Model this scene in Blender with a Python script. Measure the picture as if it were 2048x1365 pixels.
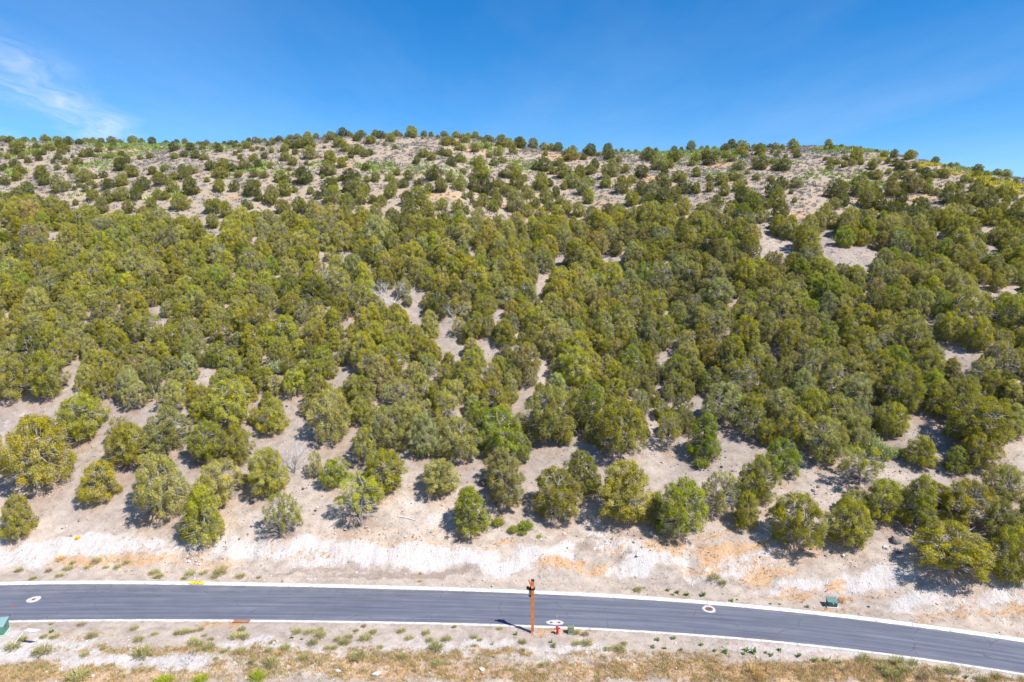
import bpy, math, random
import numpy as np
from mathutils import Vector, Matrix

# ---------------------------------------------------------------- camera, light, exposure
for o in list(bpy.data.objects):
    bpy.data.objects.remove(o)
S = bpy.context.scene
C = S.collection
CAM_H = 34.0
PITCH = math.radians(7.0)
cam = bpy.data.objects.new('camera', bpy.data.cameras.new('camera'))
C.objects.link(cam)
cam.location = (0, 0, CAM_H)
cam.rotation_euler = (math.radians(90) - PITCH, 0, 0)
cam.data.sensor_width = 36
cam.data.lens = 24
cam.data.clip_start = 0.5
cam.data.clip_end = 6000
S.camera = cam

SUN_TRAVEL = Vector((-2.9, 2.1, -4.75)).normalized()
sun_el = math.asin(-SUN_TRAVEL.z)
sun_az = math.atan2(-SUN_TRAVEL.x, -SUN_TRAVEL.y)
sd = bpy.data.lights.new('sun', 'SUN')
sd.energy = 5.0
sd.angle = math.radians(0.53)
sd.color = (1.0, 0.955, 0.89)
sun = bpy.data.objects.new('sun', sd)
C.objects.link(sun)
sun.rotation_euler = SUN_TRAVEL.to_track_quat('-Z', 'Y').to_euler()
sun.location = (60, -60, 120)

world = bpy.data.worlds.new('World')
S.world = world
world.use_nodes = True
S.view_settings.view_transform = 'Standard'
S.view_settings.look = 'None'
S.view_settings.gamma = 1
S.view_settings.exposure = 0.58
try:
    S.view_settings.use_curve_mapping = False
except Exception:
    pass


class NT:
    """small node-tree helper"""
    def __init__(self, tree):
        self.t = tree
        tree.nodes.clear()

    def n(self, typ, **kw):
        nd = self.t.nodes.new(typ)
        ins = kw.pop('ins', {})
        for k, v in kw.items():
            setattr(nd, k, v)
        for k, v in ins.items():
            if isinstance(v, tuple) and len(v) == 2 and hasattr(v[0], 'outputs'):
                self.t.links.new(v[0].outputs[v[1]], nd.inputs[k])
            elif hasattr(v, 'outputs'):
                self.t.links.new(v.outputs[0], nd.inputs[k])
            else:
                nd.inputs[k].default_value = v
        return nd

    def math(self, op, a, b=0.0, c=0.0, clamp=False):
        return self.n('ShaderNodeMath', operation=op, use_clamp=clamp, ins={0: a, 1: b, 2: c})

    def mix(self, f, a, b, mode='MIX'):
        nd = self.n('ShaderNodeMixRGB', blend_type=mode)
        for i, v in enumerate((f, a, b)):
            if isinstance(v, tuple) and len(v) == 2 and hasattr(v[0], 'outputs'):
                self.t.links.new(v[0].outputs[v[1]], nd.inputs[i])
            elif hasattr(v, 'outputs'):
                self.t.links.new(v.outputs[0], nd.inputs[i])
            elif isinstance(v, tuple) and len(v) == 3:
                nd.inputs[i].default_value = (*v, 1)
            else:
                nd.inputs[i].default_value = v
        return nd

    def ramp(self, f, stops, interp='LINEAR'):
        nd = self.n('ShaderNodeValToRGB', ins={0: f})
        cr = nd.color_ramp
        cr.interpolation = interp
        while len(cr.elements) < len(stops):
            cr.elements.new(0.5)
        for e, (p, c) in zip(cr.elements, stops):
            e.position = p
            e.color = (*c, 1) if len(c) == 3 else c
        return nd

    def noise(self, vec, scale, detail=4, rough=0.55, dist=0.0):
        nd = self.n('ShaderNodeTexNoise', ins={'Scale': scale, 'Detail': detail, 'Roughness': rough, 'Distortion': dist})
        if vec is not None:
            self.t.links.new(vec.outputs[0] if hasattr(vec, 'outputs') else vec[0].outputs[vec[1]], nd.inputs['Vector'])
        return nd


# sky with thin cirrus, all in world direction
w = NT(world.node_tree)
sky = w.n('ShaderNodeTexSky', sky_type='NISHITA', sun_disc=False, sun_elevation=sun_el,
          sun_rotation=sun_az, altitude=1500, air_density=1.0, dust_density=0.35, ozone_density=3.0)
skyc = w.n('ShaderNodeHueSaturation', ins={'Hue': 0.502, 'Saturation': 1.40, 'Value': 1.02, 'Color': sky})
tc = w.n('ShaderNodeTexCoord')
sep = w.n('ShaderNodeSeparateXYZ', ins={0: (tc, 'Generated')})
zc = w.math('MAXIMUM', (sep, 2), 0.03)
u = w.math('DIVIDE', (sep, 0), zc)
v = w.math('DIVIDE', (sep, 1), zc)
# cirrus band on the cloud plane: from A(-2.55,3.55) towards B(-3.27,5.79)
ang = math.atan2(5.79 - 3.55, -3.27 + 2.55)
ca, sa = math.cos(ang), math.sin(ang)
du = w.math('ADD', u, 2.62)
dv = w.math('SUBTRACT', v, 3.55)
al = w.math('ADD', w.math('MULTIPLY', du, ca), w.math('MULTIPLY', dv, sa))
ac = w.math('SUBTRACT', w.math('MULTIPLY', dv, ca), w.math('MULTIPLY', du, sa))
cv = w.n('ShaderNodeCombineXYZ', ins={0: al, 1: ac})
warp = w.noise(cv, 0.9, 3)
acw = w.math('ADD', ac, w.math('MULTIPLY', w.math('SUBTRACT', warp, 0.5), 0.55))
band = w.n('ShaderNodeMapRange', interpolation_type='SMOOTHSTEP', ins={0: w.math('ABSOLUTE', acw), 1: 0.38, 2: 0.0, 3: 0.0, 4: 0.9})
st = w.n('ShaderNodeCombineXYZ', ins={0: w.math('MULTIPLY', al, 0.9), 1: w.math('MULTIPLY', acw, 5.5)})
stn = w.noise(st, 1.6, 6, 0.6, 0.6)
stn2 = w.n('ShaderNodeMapRange', ins={0: stn, 1: 0.33, 2: 0.78, 3: 0.12, 4: 1.0})
fade = w.n('ShaderNodeMapRange', interpolation_type='SMOOTHSTEP', ins={0: al, 1: -2.5, 2: 1.2, 3: 0.35, 4: 1.0})
fade2 = w.n('ShaderNodeMapRange', interpolation_type='SMOOTHSTEP', ins={0: al, 1: 2.4, 2: 5.0, 3: 1.0, 4: 0.0})
c1 = w.math('MULTIPLY', w.math('MULTIPLY', band, stn2), w.math('MULTIPLY', fade, fade2))
# a second faint wisp and a general thin veil
ac2 = w.math('ADD', acw, -0.75)
band2 = w.n('ShaderNodeMapRange', interpolation_type='SMOOTHSTEP', ins={0: w.math('ABSOLUTE', ac2), 1: 0.22, 2: 0.0, 3: 0.0, 4: 0.35})
veil = w.noise(w.n('ShaderNodeCombineXYZ', ins={0: w.math('MULTIPLY', u, 0.35), 1: w.math('MULTIPLY', v, 0.12)}), 1.3, 5, 0.6)
veilr = w.n('ShaderNodeMapRange', ins={0: veil, 1: 0.42, 2: 0.85, 3: 0.0, 4: 0.26})
cl = w.math('ADD', w.math('ADD', c1, w.math('MULTIPLY', w.math('MULTIPLY', band2, stn2), fade2)), veilr, clamp=True)
up = w.n('ShaderNodeMapRange', interpolation_type='SMOOTHSTEP', ins={0: (sep, 2), 1: 0.02, 2: 0.12, 3: 0.0, 4: 0.62})
cf = w.math('MULTIPLY', cl, up)
skym = w.mix(cf, skyc, (5.4, 5.8, 6.3))
bg = w.n('ShaderNodeBackground', ins={'Color': skym, 'Strength': 0.118})
w.n('ShaderNodeOutputWorld', ins={0: bg})

# ---------------------------------------------------------------- helpers
rng = np.random.default_rng(11)


def thing(name, label, cat, loc=(0, 0, 0), rotz=0.0, group=None):
    o = bpy.data.objects.new(name, None)
    o.empty_display_size = 0.3
    C.objects.link(o)
    o.location = loc
    o.rotation_euler = (0, 0, rotz)
    o['label'] = label
    o['category'] = cat
    if group:
        o['group'] = group
    return o


def tag(o, label=None, cat=None, group=None, kind=None):
    if label: o['label'] = label
    if cat: o['category'] = cat
    if group: o['group'] = group
    if kind: o['kind'] = kind
    return o


def mesh_np(name, V, F, mat=None, smooth=False, attrs=None):
    """V (n,3), F (m,k) equal-size faces, or list of arrays"""
    me = bpy.data.meshes.new(name)
    V = np.ascontiguousarray(V, dtype=np.float32)
    Fs = F if isinstance(F, list) else [F]
    Fs = [np.asarray(f, dtype=np.int32) for f in Fs if len(f)]
    loops = np.concatenate([f.ravel() for f in Fs])
    sizes = np.concatenate([np.full(len(f), f.shape[1], dtype=np.int32) for f in Fs])
    starts = np.concatenate([[0], np.cumsum(sizes)[:-1]]).astype(np.int32)
    me.vertices.add(len(V))
    me.vertices.foreach_set('co', V.ravel())
    me.loops.add(len(loops))
    me.loops.foreach_set('vertex_index', loops)
    me.polygons.add(len(sizes))
    me.polygons.foreach_set('loop_start', starts)
    me.polygons.foreach_set('loop_total', sizes)
    me.polygons.foreach_set('use_smooth', np.full(len(sizes), bool(smooth)))
    me.update(calc_edges=True)
    if attrs:
        for k, (typ, arr) in attrs.items():
            a = me.attributes.new(k, typ, 'POINT')
            if typ == 'FLOAT':
                a.data.foreach_set('value', np.ascontiguousarray(arr, dtype=np.float32))
            elif typ == 'FLOAT_VECTOR':
                a.data.foreach_set('vector', np.ascontiguousarray(arr, dtype=np.float32).ravel())
            elif typ == 'INT':
                a.data.foreach_set('value', np.ascontiguousarray(arr, dtype=np.int32))
    if mat:
        me.materials.append(mat)
    return me


def add(name, me, parent=None, loc=None):
    o = bpy.data.objects.new(name, me)
    C.objects.link(o)
    if parent: o.parent = parent
    if loc is not None: o.location = loc
    return o


class MB:
    """collects simple solids into one mesh"""
    def __init__(self):
        self.v = []; self.f = {3: [], 4: []}; self.n = 0

    def _add(self, V, F3=(), F4=()):
        V = np.asarray(V, float)
        for f in F3: self.f[3].append([i + self.n for i in f])
        for f in F4: self.f[4].append([i + self.n for i in f])
        self.v.append(V); self.n += len(V)

    def box(self, c, s, R=None, taper=1.0, bevel=0.0):
        sx, sy, sz = [a / 2 for a in s]
        b = min(bevel, sx * .9, sy * .9, sz * .9)
        if b > 0:
            prof = [(-sz, -b), (-sz + b, 0), (sz - b, 0), (sz, -b)]
        else:
            prof = [(-sz, 0), (sz, 0)]
        V = []
        for z, ins in prof:
            t = 1 + (taper - 1) * (z + sz) / (2 * sz)
            ax, ay = (sx + ins) * t, (sy + ins) * t
            V += [(-ax, -ay, z), (ax, -ay, z), (ax, ay, z), (-ax, ay, z)]
        V = np.array(V)
        if R is not None: V = V @ np.array(R).T
        V = V + np.array(c)
        F = [[3, 2, 1, 0]]
        for k in range(len(prof) - 1):
            for i in range(4):
                j = (i + 1) % 4
                F.append([k * 4 + i, k * 4 + j, k * 4 + 4 + j, k * 4 + 4 + i])
        m = (len(prof) - 1) * 4
        F.append([m, m + 1, m + 2, m + 3])
        self._add(V, (), F)
        return self

    def tube(self, pts, radii, sides=8, cap=True):
        pts = [np.array(p, float) for p in pts]
        V = []
        for k, p in enumerate(pts):
            a = pts[max(k - 1, 0)]; b = pts[min(k + 1, len(pts) - 1)]
            d = b - a; d /= (np.linalg.norm(d) + 1e-9)
            ref = np.array([0, 0, 1.]) if abs(d[2]) < .9 else np.array([1., 0, 0])
            e1 = np.cross(d, ref); e1 /= np.linalg.norm(e1)
            e2 = np.cross(d, e1)
            r = radii[k] if hasattr(radii, '__len__') else radii
            for i in range(sides):
                t = 2 * math.pi * i / sides
                V.append(p + r * (math.cos(t) * e1 + math.sin(t) * e2))
        F4 = []; F3 = []
        for k in range(len(pts) - 1):
            for i in range(sides):
                j = (i + 1) % sides
                F4.append([k * sides + i, k * sides + j, (k + 1) * sides + j, (k + 1) * sides + i])
        if cap:
            n = len(V); V.append(pts[0]); V.append(pts[-1])
            for i in range(sides):
                j = (i + 1) % sides
                F3.append([n, j, i]); m = (len(pts) - 1) * sides
                F3.append([n + 1, m + i, m + j])
        self._add(V, F3, F4)
        return self

    def lathe(self, prof, sides=16, c=(0, 0, 0), axis='z'):
        V = []
        for r, z in prof:
            for i in range(sides):
                t = 2 * math.pi * i / sides
                p = (r * math.cos(t), r * math.sin(t), z)
                if axis == 'x': p = (p[2], p[0], p[1])
                if axis == 'y': p = (p[0], p[2], p[1])
                V.append(p)
        V = np.array(V) + np.array(c)
        F4 = []
        for k in range(len(prof) - 1):
            for i in range(sides):
                j = (i + 1) % sides
                F4.append([k * sides + i, k * sides + j, (k + 1) * sides + j, (k + 1) * sides + i])
        self._add(V, (), F4)
        return self

    def poly(self, V, F3=(), F4=()):
        self._add(V, F3, F4); return self

    def build(self, name, mat, parent=None, smooth=False, loc=None):
        V = np.concatenate(self.v)
        Fs = [np.array(self.f[k]) for k in (3, 4) if self.f[k]]
        return add(name, mesh_np(name, V, Fs, mat, smooth), parent, loc)


def scatter(proto_list, idx, pos, scl, rotz, attr=None, tilt=0.0, seed=0):
    """joins many small copies: proto_list of (V,F). returns V,F,(per-vertex attr)"""
    r = np.random.default_rng(seed)
    Vs = []; Fs = []; As = []; n = 0
    for k, (PV, PF) in enumerate(proto_list):
        m = np.where(idx == k)[0]
        if not len(m): continue
        ca, sa = np.cos(rotz[m]), np.sin(rotz[m])
        P = PV[None] * (scl[m][:, None, None] if scl.ndim == 1 else scl[m][:, None, :])
        if tilt:
            tx = r.normal(0, tilt, len(m)); ty = r.normal(0, tilt, len(m))
            z = P[..., 2] + P[..., 0] * tx[:, None] + P[..., 1] * ty[:, None]
        else:
            z = P[..., 2]
        x = P[..., 0] * ca[:, None] - P[..., 1] * sa[:, None]
        y = P[..., 0] * sa[:, None] + P[..., 1] * ca[:, None]
        V = np.stack([x, y, z], -1) + pos[m][:, None, :]
        Vs.append(V.reshape(-1, 3))
        F = PF[None] + (np.arange(len(m)) * len(PV))[:, None, None] + n
        Fs.append(F.reshape(-1, PF.shape[1]))
        n += len(m) * len(PV)
        if attr is not None:
            As.append(np.repeat(attr[m], len(PV), axis=0))
    return np.concatenate(Vs), np.concatenate(Fs), (np.concatenate(As) if attr is not None else None)


def value_noise(x, y, seed, scale):
    r = np.random.default_rng(seed)
    G = r.uniform(-1, 1, (256, 256))
    X = np.asarray(x, float) / scale + 1000.37; Y = np.asarray(y, float) / scale + 1000.71
    xi = np.floor(X).astype(int); yi = np.floor(Y).astype(int)
    fx = X - xi; fy = Y - yi
    fx = fx * fx * fx * (fx * (fx * 6 - 15) + 10); fy = fy * fy * fy * (fy * (fy * 6 - 15) + 10)
    a = G[xi % 256, yi % 256]; b = G[(xi + 1) % 256, yi % 256]
    c = G[xi % 256, (yi + 1) % 256]; d = G[(xi + 1) % 256, (yi + 1) % 256]
    return (a * (1 - fx) + b * fx) * (1 - fy) + (c * (1 - fx) + d * fx) * fy


def fbm(x, y, seed, scale, octs=4, gain=0.5):
    s = 0; a = 1; t = 0
    for o in range(octs):
        s = s + a * value_noise(x, y, seed + o * 17, scale / 2 ** o); t += a; a *= gain
    return s / t


def sstep(a, b, x):
    t = np.clip((x - a) / (b - a), 0, 1)
    return t * t * (3 - 2 * t)


# ---------------------------------------------------------------- lie of the land
CP, SP = math.cos(PITCH), math.sin(PITCH)


def ray(px, py):
    """world direction seen at a point of the 2048-wide photograph"""
    x = (np.asarray(px, float) - 1024) / 1365.33
    d = (np.asarray(py, float) - 682.5) / 1365.33
    return x, CP - d * SP, -(d * CP + SP)


def flat_pt(px, py, z=0.0):
    x, y, zz = ray(px, py)
    s = (z - CAM_H) / zz
    return x * s, y * s


def smooth_line(pts):
    p = np.array(pts, float)
    X, Y = flat_pt(p[:, 0], p[:, 1])
    co = np.polyfit(X / 50, Y, 5)
    xm, xM = X.min(), X.max()
    def f(x):
        x = np.asarray(x, float)
        xc = np.clip(x, xm, xM)
        y = np.polyval(co, xc / 50)
        dco = np.polyder(co)
        sl = np.polyval(dco, xc / 50) / 50
        return y + sl * (x - xc)
    return f


f_back = smooth_line([(0,1171),(171,1169),(342,1170),(513,1172),(700,1177),(860,1181),(1022,1186),(1193,1195),(1380,1207),(1519,1218),(1690,1236),(1861,1260),(2048,1285)])
f_front = smooth_line([(0,1242),(171,1240),(342,1239),(513,1240),(700,1242),(860,1246),(1022,1250),(1193,1257.5),(1360,1267),(1519,1277),(1690,1298),(1861,1320),(2048,1347)])
KW = 0.52   # kerb and gutter width


def yb(x): return f_back(x) + KW
def yf(x): return f_front(x) - KW


SKY = np.array([(-600,284),(-200,280),(0,282),(100,283),(200,287),(300,286),(400,289),(450,287),(500,284),(600,278),(680,272),(750,273),(800,271),(880,272),(950,277),
                (1000,286),(1050,294),(1100,301),(1150,305),(1200,304),(1300,304),(1400,300),(1450,297),(1550,294),(1600,292),(1648,290),(1700,296),(1750,302),
                (1800,309),(1850,318),(1900,328),(1950,339),(2000,352),(2048,365),(2300,430),(2700,500)], float)


def crest_y(x):
    return 236 + 10 * np.sin(x / 47.0) + 6 * np.sin(x / 19.0 + 1.3)


_cx = np.linspace(-330, 330, 500)
_cy = crest_y(_cx)
_py = np.full(_cx.shape, 300.0)
for _ in range(6):
    _z = (682.5 - _py) / 1365.33
    _sl = (_z * CP - SP) / (CP + _z * SP)
    _px = 1024 + 1365.33 * _cx / (_cy * (CP - _sl * SP))
    _py = np.interp(_px, SKY[:, 0], SKY[:, 1] + 2)
_k = np.ones(7) / 7
_py = np.convolve(np.pad(_py, 3, 'edge'), _k, 'valid')
_rx, _ry, _rz = ray(_px, _py)
_cz = CAM_H + _rz / _ry * _cy


def crest_z(x): return np.interp(x, _cx, _cz)


def ground_z(x, y):
    x = np.asarray(x, float); y = np.asarray(y, float)
    d = y - yb(x)
    e = yf(x) - y
    # uphill side: shoulder, cut bank, hillside
    sh = 2.1 + 0.9 * fbm(x, 0 * x, 5, 22, 2) + 1.0 * sstep(-35, -55, x) - 0.6 * sstep(25, 45, x)
    bl = np.clip(3.6 + 1.3 * fbm(x, 0 * x, 9, 14, 2) - 1.6 * sstep(-20, -45, x) + 0.8 * sstep(5, 25, x), 1.2, 6)
    hb = bl * (0.62 + 0.10 * fbm(x, 0 * x, 31, 8, 2) - 0.18 * sstep(-15, -45, x))
    z0 = 0.10
    a = 0.06 * np.clip(d, 0, sh)
    b = hb * np.clip((d - sh) / bl, 0, 1) ** 0.93
    y0 = yb(x) + sh + bl
    zs = z0 + 0.06 * sh + hb
    yc = crest_y(x); zcst = crest_z(x)
    L = yc - y0
    t = np.clip((y - y0) / L, 0, 1)
    m = (zcst - zs) / L
    s1 = np.clip((zcst - CAM_H) / yc * 0.93, 0.0, 0.16)
    s0 = np.clip(m * 1.25, 0.3, 0.6)
    h = (2 * t**3 - 3 * t**2 + 1) * zs + (t**3 - 2 * t**2 + t) * L * s0 + (-2 * t**3 + 3 * t**2) * zcst + (t**3 - t**2) * L * s1
    over = np.clip(y - yc, 0, None)
    o1 = np.minimum(over, 90)
    h = h + s1 * o1 - 0.0022 * o1**2 - 0.246 * np.clip(over - 90, 0, None) * np.exp(-np.clip(over - 90, 0, None) / 500)
    win = sstep(0, 0.12, t) * (1 - sstep(0.82, 1.0, t))
    q = x + 0.28 * (y - 120)
    gul = fbm(q, y * 0.25, 71, 26, 3)
    h = h + win * (2.2 * gul + 0.8 * fbm(x, y, 83, 12, 3))
    up_ = np.where(d < sh + bl, z0 + a + b, h)
    rough = 0.10 * fbm(x, y, 101, 2.2, 3) * sstep(0.1, 2.0, d) + (0.34 * fbm(x * 1.0, y * 0.40, 103, 1.9, 4, .6) + 0.22 * fbm(x, y, 104, 5.5, 2)) * sstep(sh - .3, sh + 1, d) * (1 - sstep(sh + bl, sh + bl + 2.5, d))
    rough = rough + 0.15 * fbm(x, y, 107, 5, 3) * sstep(4, 8, d)
    up_ = up_ + rough
    # downhill side
    dn = 0.08 - 0.02 * e - 0.0035 * np.clip(e, 0, 60)**2 + 0.16 * fbm(x, y, 111, 3.1, 4) * sstep(0.3, 3.0, e) + 0.10 * fbm(x, y, 115, .9, 2) * sstep(2.0, 4.5, e)
    dn = np.maximum(dn, -30 + 1.0 * fbm(x, y, 113, 60, 2))
    rd = -0.16 + 0 * x
    return np.where(d > 0, up_, np.where(e > 0, dn, rd))


# settle the crest heights so that the ridge, seen from the drone, has the outline surveyed above
def _ridge(px):
    Yr = np.arange(120, 420, 1.0)[None, :]
    k = (px[:, None] - 1024) / 1365.33
    Zr = np.full((len(px), Yr.shape[1]), 60.0)
    for _ in range(3):
        Xr = k * (Yr * CP - (Zr - CAM_H) * SP); Zr = ground_z(Xr, np.broadcast_to(Yr, Xr.shape))
    dp = Yr * CP - (Zr - CAM_H) * SP
    return (682.5 - 1365.33 * ((Zr - CAM_H) * CP + Yr * SP) / dp).min(1)


_qx = np.arange(-300, 2350, 50.0)
_want = np.interp(_qx, SKY[:, 0], SKY[:, 1] + 2)
for _ in range(7):
    _err = np.clip(_want - _ridge(_qx), -25, 25)
    _err = np.convolve(np.pad(_err, 1, 'edge'), [.25, .5, .25], 'valid')
    _cz -= 0.85 * np.interp(_px, _qx, _err) / 1365.33 * _cy


def hit(px, py):
    """where the line of sight through photo pixels meets the ground (world x, y, z)"""
    px = np.atleast_1d(np.asarray(px, float)); py = np.atleast_1d(np.asarray(py, float))
    dx, dy, dz = ray(px, py)
    Yt = np.concatenate([np.arange(44, 90, 0.25), np.arange(90, 340, 0.8)])
    Xs = dx[:, None] / dy[:, None] * Yt[None]
    Zs = CAM_H + dz[:, None] / dy[:, None] * Yt[None]
    G = ground_z(Xs, np.broadcast_to(Yt, Xs.shape))
    below = Zs < G
    k = np.argmax(below, axis=1)
    ok = below.any(axis=1)
    # a ray that clears the ridge lands on the crest line
    gap = np.where(ok[:, None], 1e9, Zs - G)
    gap[:, Yt < 150] = 1e9
    k = np.where(ok, np.maximum(k, 1), np.argmin(gap, axis=1))
    i = np.arange(len(px))
    d1 = (Zs - G)[i, k]; d0 = (Zs - G)[i, k - 1]
    f = np.where(ok, d0 / (d0 - d1 + 1e-9), 0.0)
    Y = Yt[k - 1] * (1 - f) + Yt[k] * f
    X = dx / dy * Y
    return X, Y, ground_z(X, Y)


def ppm(X, Y, Z):
    """photo pixels per metre at a world point"""
    depth = Y * CP - (Z - CAM_H) * SP
    return 1365.33 / depth

# ---------------------------------------------------------------- materials
def mat(name, col, rough=0.7, var=0.0, scale=8.0, metallic=0.0, spec=0.35, bump=0.0, second=None, coords='Object'):
    m = bpy.data.materials.new(name)
    m.use_nodes = True
    t = NT(m.node_tree)
    tcn = t.n('ShaderNodeTexCoord')
    base = None
    nz = t.noise((tcn, coords), scale, 5, 0.6)
    c2 = second if second else tuple(max(0, c * (1 - var)) for c in col)
    c1 = col if second else tuple(min(1, c * (1 + var * .6)) for c in col)
    f = t.n('ShaderNodeMapRange', ins={0: nz, 1: 0.35, 2: 0.65, 3: 0.0, 4: 1.0})
    base = t.mix(f, c2, c1)
    b = t.n('ShaderNodeBsdfPrincipled', ins={'Base Color': base, 'Roughness': rough, 'Metallic': metallic, 'Specular IOR Level': spec})
    if bump:
        bn = t.n('ShaderNodeBump', ins={'Strength': bump, 'Distance': 0.01, 'Height': nz})
        t.t.links.new(bn.outputs[0], b.inputs['Normal'])
    t.n('ShaderNodeOutputMaterial', ins={0: b})
    return m


M_wood = mat('stained_timber', (0.62, 0.155, 0.018), 0.55, 0.25, 3.0, bump=0.3)
M_woodend = mat('timber_dark_end', (0.30, 0.085, 0.02), 0.7, 0.2, 6)
M_black = mat('black_painted_metal', (0.02, 0.02, 0.024), 0.45, 0.2, 12)
M_glass = mat('frosted_lamp_glass', (0.62, 0.58, 0.48), 0.3, 0.1, 5)
M_steel = mat('galvanised_steel', (0.42, 0.44, 0.47), 0.45, 0.15, 10, metallic=0.6)
M_red = mat('red_hydrant_paint', (0.55, 0.012, 0.03), 0.4, 0.2, 6)
M_flag = mat('red_flag_plastic', (0.85, 0.03, 0.02), 0.5, 0.05, 6)
M_green = mat('dark_green_enamel', (0.040, 0.085, 0.062), 0.45, 0.12, 3)
M_greenlid = mat('faded_green_lid', (0.13, 0.22, 0.20), 0.35, 0.12, 3)
M_lgreen = mat('mid_green_enamel', (0.085, 0.21, 0.15), 0.42, 0.10, 2)
M_lgreenlid = mat('pale_green_lid', (0.22, 0.36, 0.34), 0.35, 0.08, 2)
M_ped = mat('weathered_pedestal_green', (0.17, 0.21, 0.14), 0.65, 0.3, 9)
M_white = mat('white_paint', (0.76, 0.76, 0.74), 0.5, 0.06, 5)
M_conc = mat('pale_concrete', (0.60, 0.58, 0.54), 0.85, 0.30, 1.6, bump=0.1)
M_pad = mat('pad_concrete', (0.50, 0.52, 0.52), 0.8, 0.1, 3)
M_collar = mat('concrete_collar', (0.50, 0.48, 0.45), 0.85, 0.12, 4, bump=0.2)
M_iron = mat('rusty_cast_iron', (0.20, 0.105, 0.075), 0.75, 0.35, 14, metallic=0.3)
M_rust = mat('rusty_grate', (0.34, 0.13, 0.05), 0.85, 0.4, 9)
M_yellow = mat('yellow_fabric', (0.80, 0.58, 0.015), 0.7, 0.1, 8)
M_dwood = mat('bleached_dead_wood', (0.58, 0.56, 0.57), 0.85, 0.3, 5)
M_bark = mat('grey_juniper_bark', (0.36, 0.32, 0.31), 0.9, 0.35, 6)
M_stalk = mat('brown_dead_stalk', (0.20, 0.09, 0.04), 0.9, 0.3, 6)
M_blue = mat('pale_marker_plastic', (0.50, 0.56, 0.60), 0.5, 0.1, 6)
M_boulder = mat('dark_volcanic_rock', (0.11, 0.095, 0.09), 0.9, 0.4, 2.4, bump=0.6)
M_rock = mat('grey_brown_rock', (0.25, 0.215, 0.20), 0.9, 0.35, 2.5, bump=0.6)
M_wrock = mat('chalky_white_rock', (0.62, 0.585, 0.56), 0.9, 0.2, 3, bump=0.5)


def leafy(name, rough=0.62, trans=0.45):
    """foliage whose colour is a property of each plant ('tone'), varied leaf clump by leaf clump"""
    m = bpy.data.materials.new(name)
    m.use_nodes = True
    t = NT(m.node_tree)
    tone = t.n('ShaderNodeAttribute', attribute_type='INSTANCER', attribute_name='tone')
    tint = t.n('ShaderNodeAttribute', attribute_type='GEOMETRY', attribute_name='tint')
    hs = t.n('ShaderNodeSeparateXYZ', ins={0: (tint, 'Vector')})
    val = t.n('ShaderNodeMapRange', ins={0: (hs, 0), 1: 0.0, 2: 1.0, 3: 0.62, 4: 1.46})
    c = t.n('ShaderNodeHueSaturation', ins={'Hue': t.n('ShaderNodeMapRange', ins={0: (hs, 1), 1: 0.0, 2: 1.0, 3: 0.488, 4: 0.510}),
                                            'Saturation': t.n('ShaderNodeMapRange', ins={0: (hs, 2), 1: 0.0, 2: 1.0, 3: 0.8, 4: 1.12}),
                                            'Value': val, 'Color': (tone, 'Color')})
    b = t.n('ShaderNodeBsdfPrincipled', ins={'Base Color': c, 'Roughness': rough, 'Specular IOR Level': 0.25})
    tr = t.n('ShaderNodeBsdfTranslucent', ins={'Color': t.mix(1.0, c, (1.35, 1.30, 0.45), 'MULTIPLY')})
    mx = t.n('ShaderNodeMixShader', ins={0: trans, 1: b, 2: tr})
    t.n('ShaderNodeOutputMaterial', ins={0: mx})
    return m


M_leaf = leafy('juniper_foliage')


def stuff_leaf(name, trans=0.2):
    """low plants joined in one mesh: colour per plant in the vertex attribute 'tone'"""
    m = bpy.data.materials.new(name)
    m.use_nodes = True
    t = NT(m.node_tree)
    tone = t.n('ShaderNodeAttribute', attribute_type='GEOMETRY', attribute_name='tone')
    b = t.n('ShaderNodeBsdfPrincipled', ins={'Base Color': (tone, 'Color'), 'Roughness': 0.75, 'Specular IOR Level': 0.15})
    tr = t.n('ShaderNodeBsdfTranslucent', ins={'Color': (tone, 'Color')})
    mx = t.n('ShaderNodeMixShader', ins={0: trans, 1: b, 2: tr})
    t.n('ShaderNodeOutputMaterial', ins={0: mx})
    return m


M_stuff = stuff_leaf('ground_plants')
M_stone = stuff_leaf('loose_stone', 0.0)


def weedmat(name):
    m = bpy.data.materials.new(name)
    m.use_nodes = True
    t = NT(m.node_tree)
    tone = t.n('ShaderNodeAttribute', attribute_type='INSTANCER', attribute_name='tone')
    tint = t.n('ShaderNodeAttribute', attribute_type='GEOMETRY', attribute_name='tint')
    hs = t.n('ShaderNodeSeparateXYZ', ins={0: (tint, 'Vector')})
    c = t.n('ShaderNodeHueSaturation', ins={'Hue': t.n('ShaderNodeMapRange', ins={0: (hs, 1), 1: 0.0, 2: 1.0, 3: 0.485, 4: 0.51}),
                                            'Value': t.n('ShaderNodeMapRange', ins={0: (hs, 0), 1: 0.0, 2: 1.0, 3: 0.75, 4: 1.3}), 'Color': (tone, 'Color')})
    b = t.n('ShaderNodeBsdfPrincipled', ins={'Base Color': c, 'Roughness': 0.7, 'Specular IOR Level': 0.15})
    tr = t.n('ShaderNodeBsdfTranslucent', ins={'Color': c})
    mx = t.n('ShaderNodeMixShader', ins={0: 0.25, 1: b, 2: tr})
    t.n('ShaderNodeOutputMaterial', ins={0: mx})
    return m


M_weed = weedmat('weed_foliage')


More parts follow.
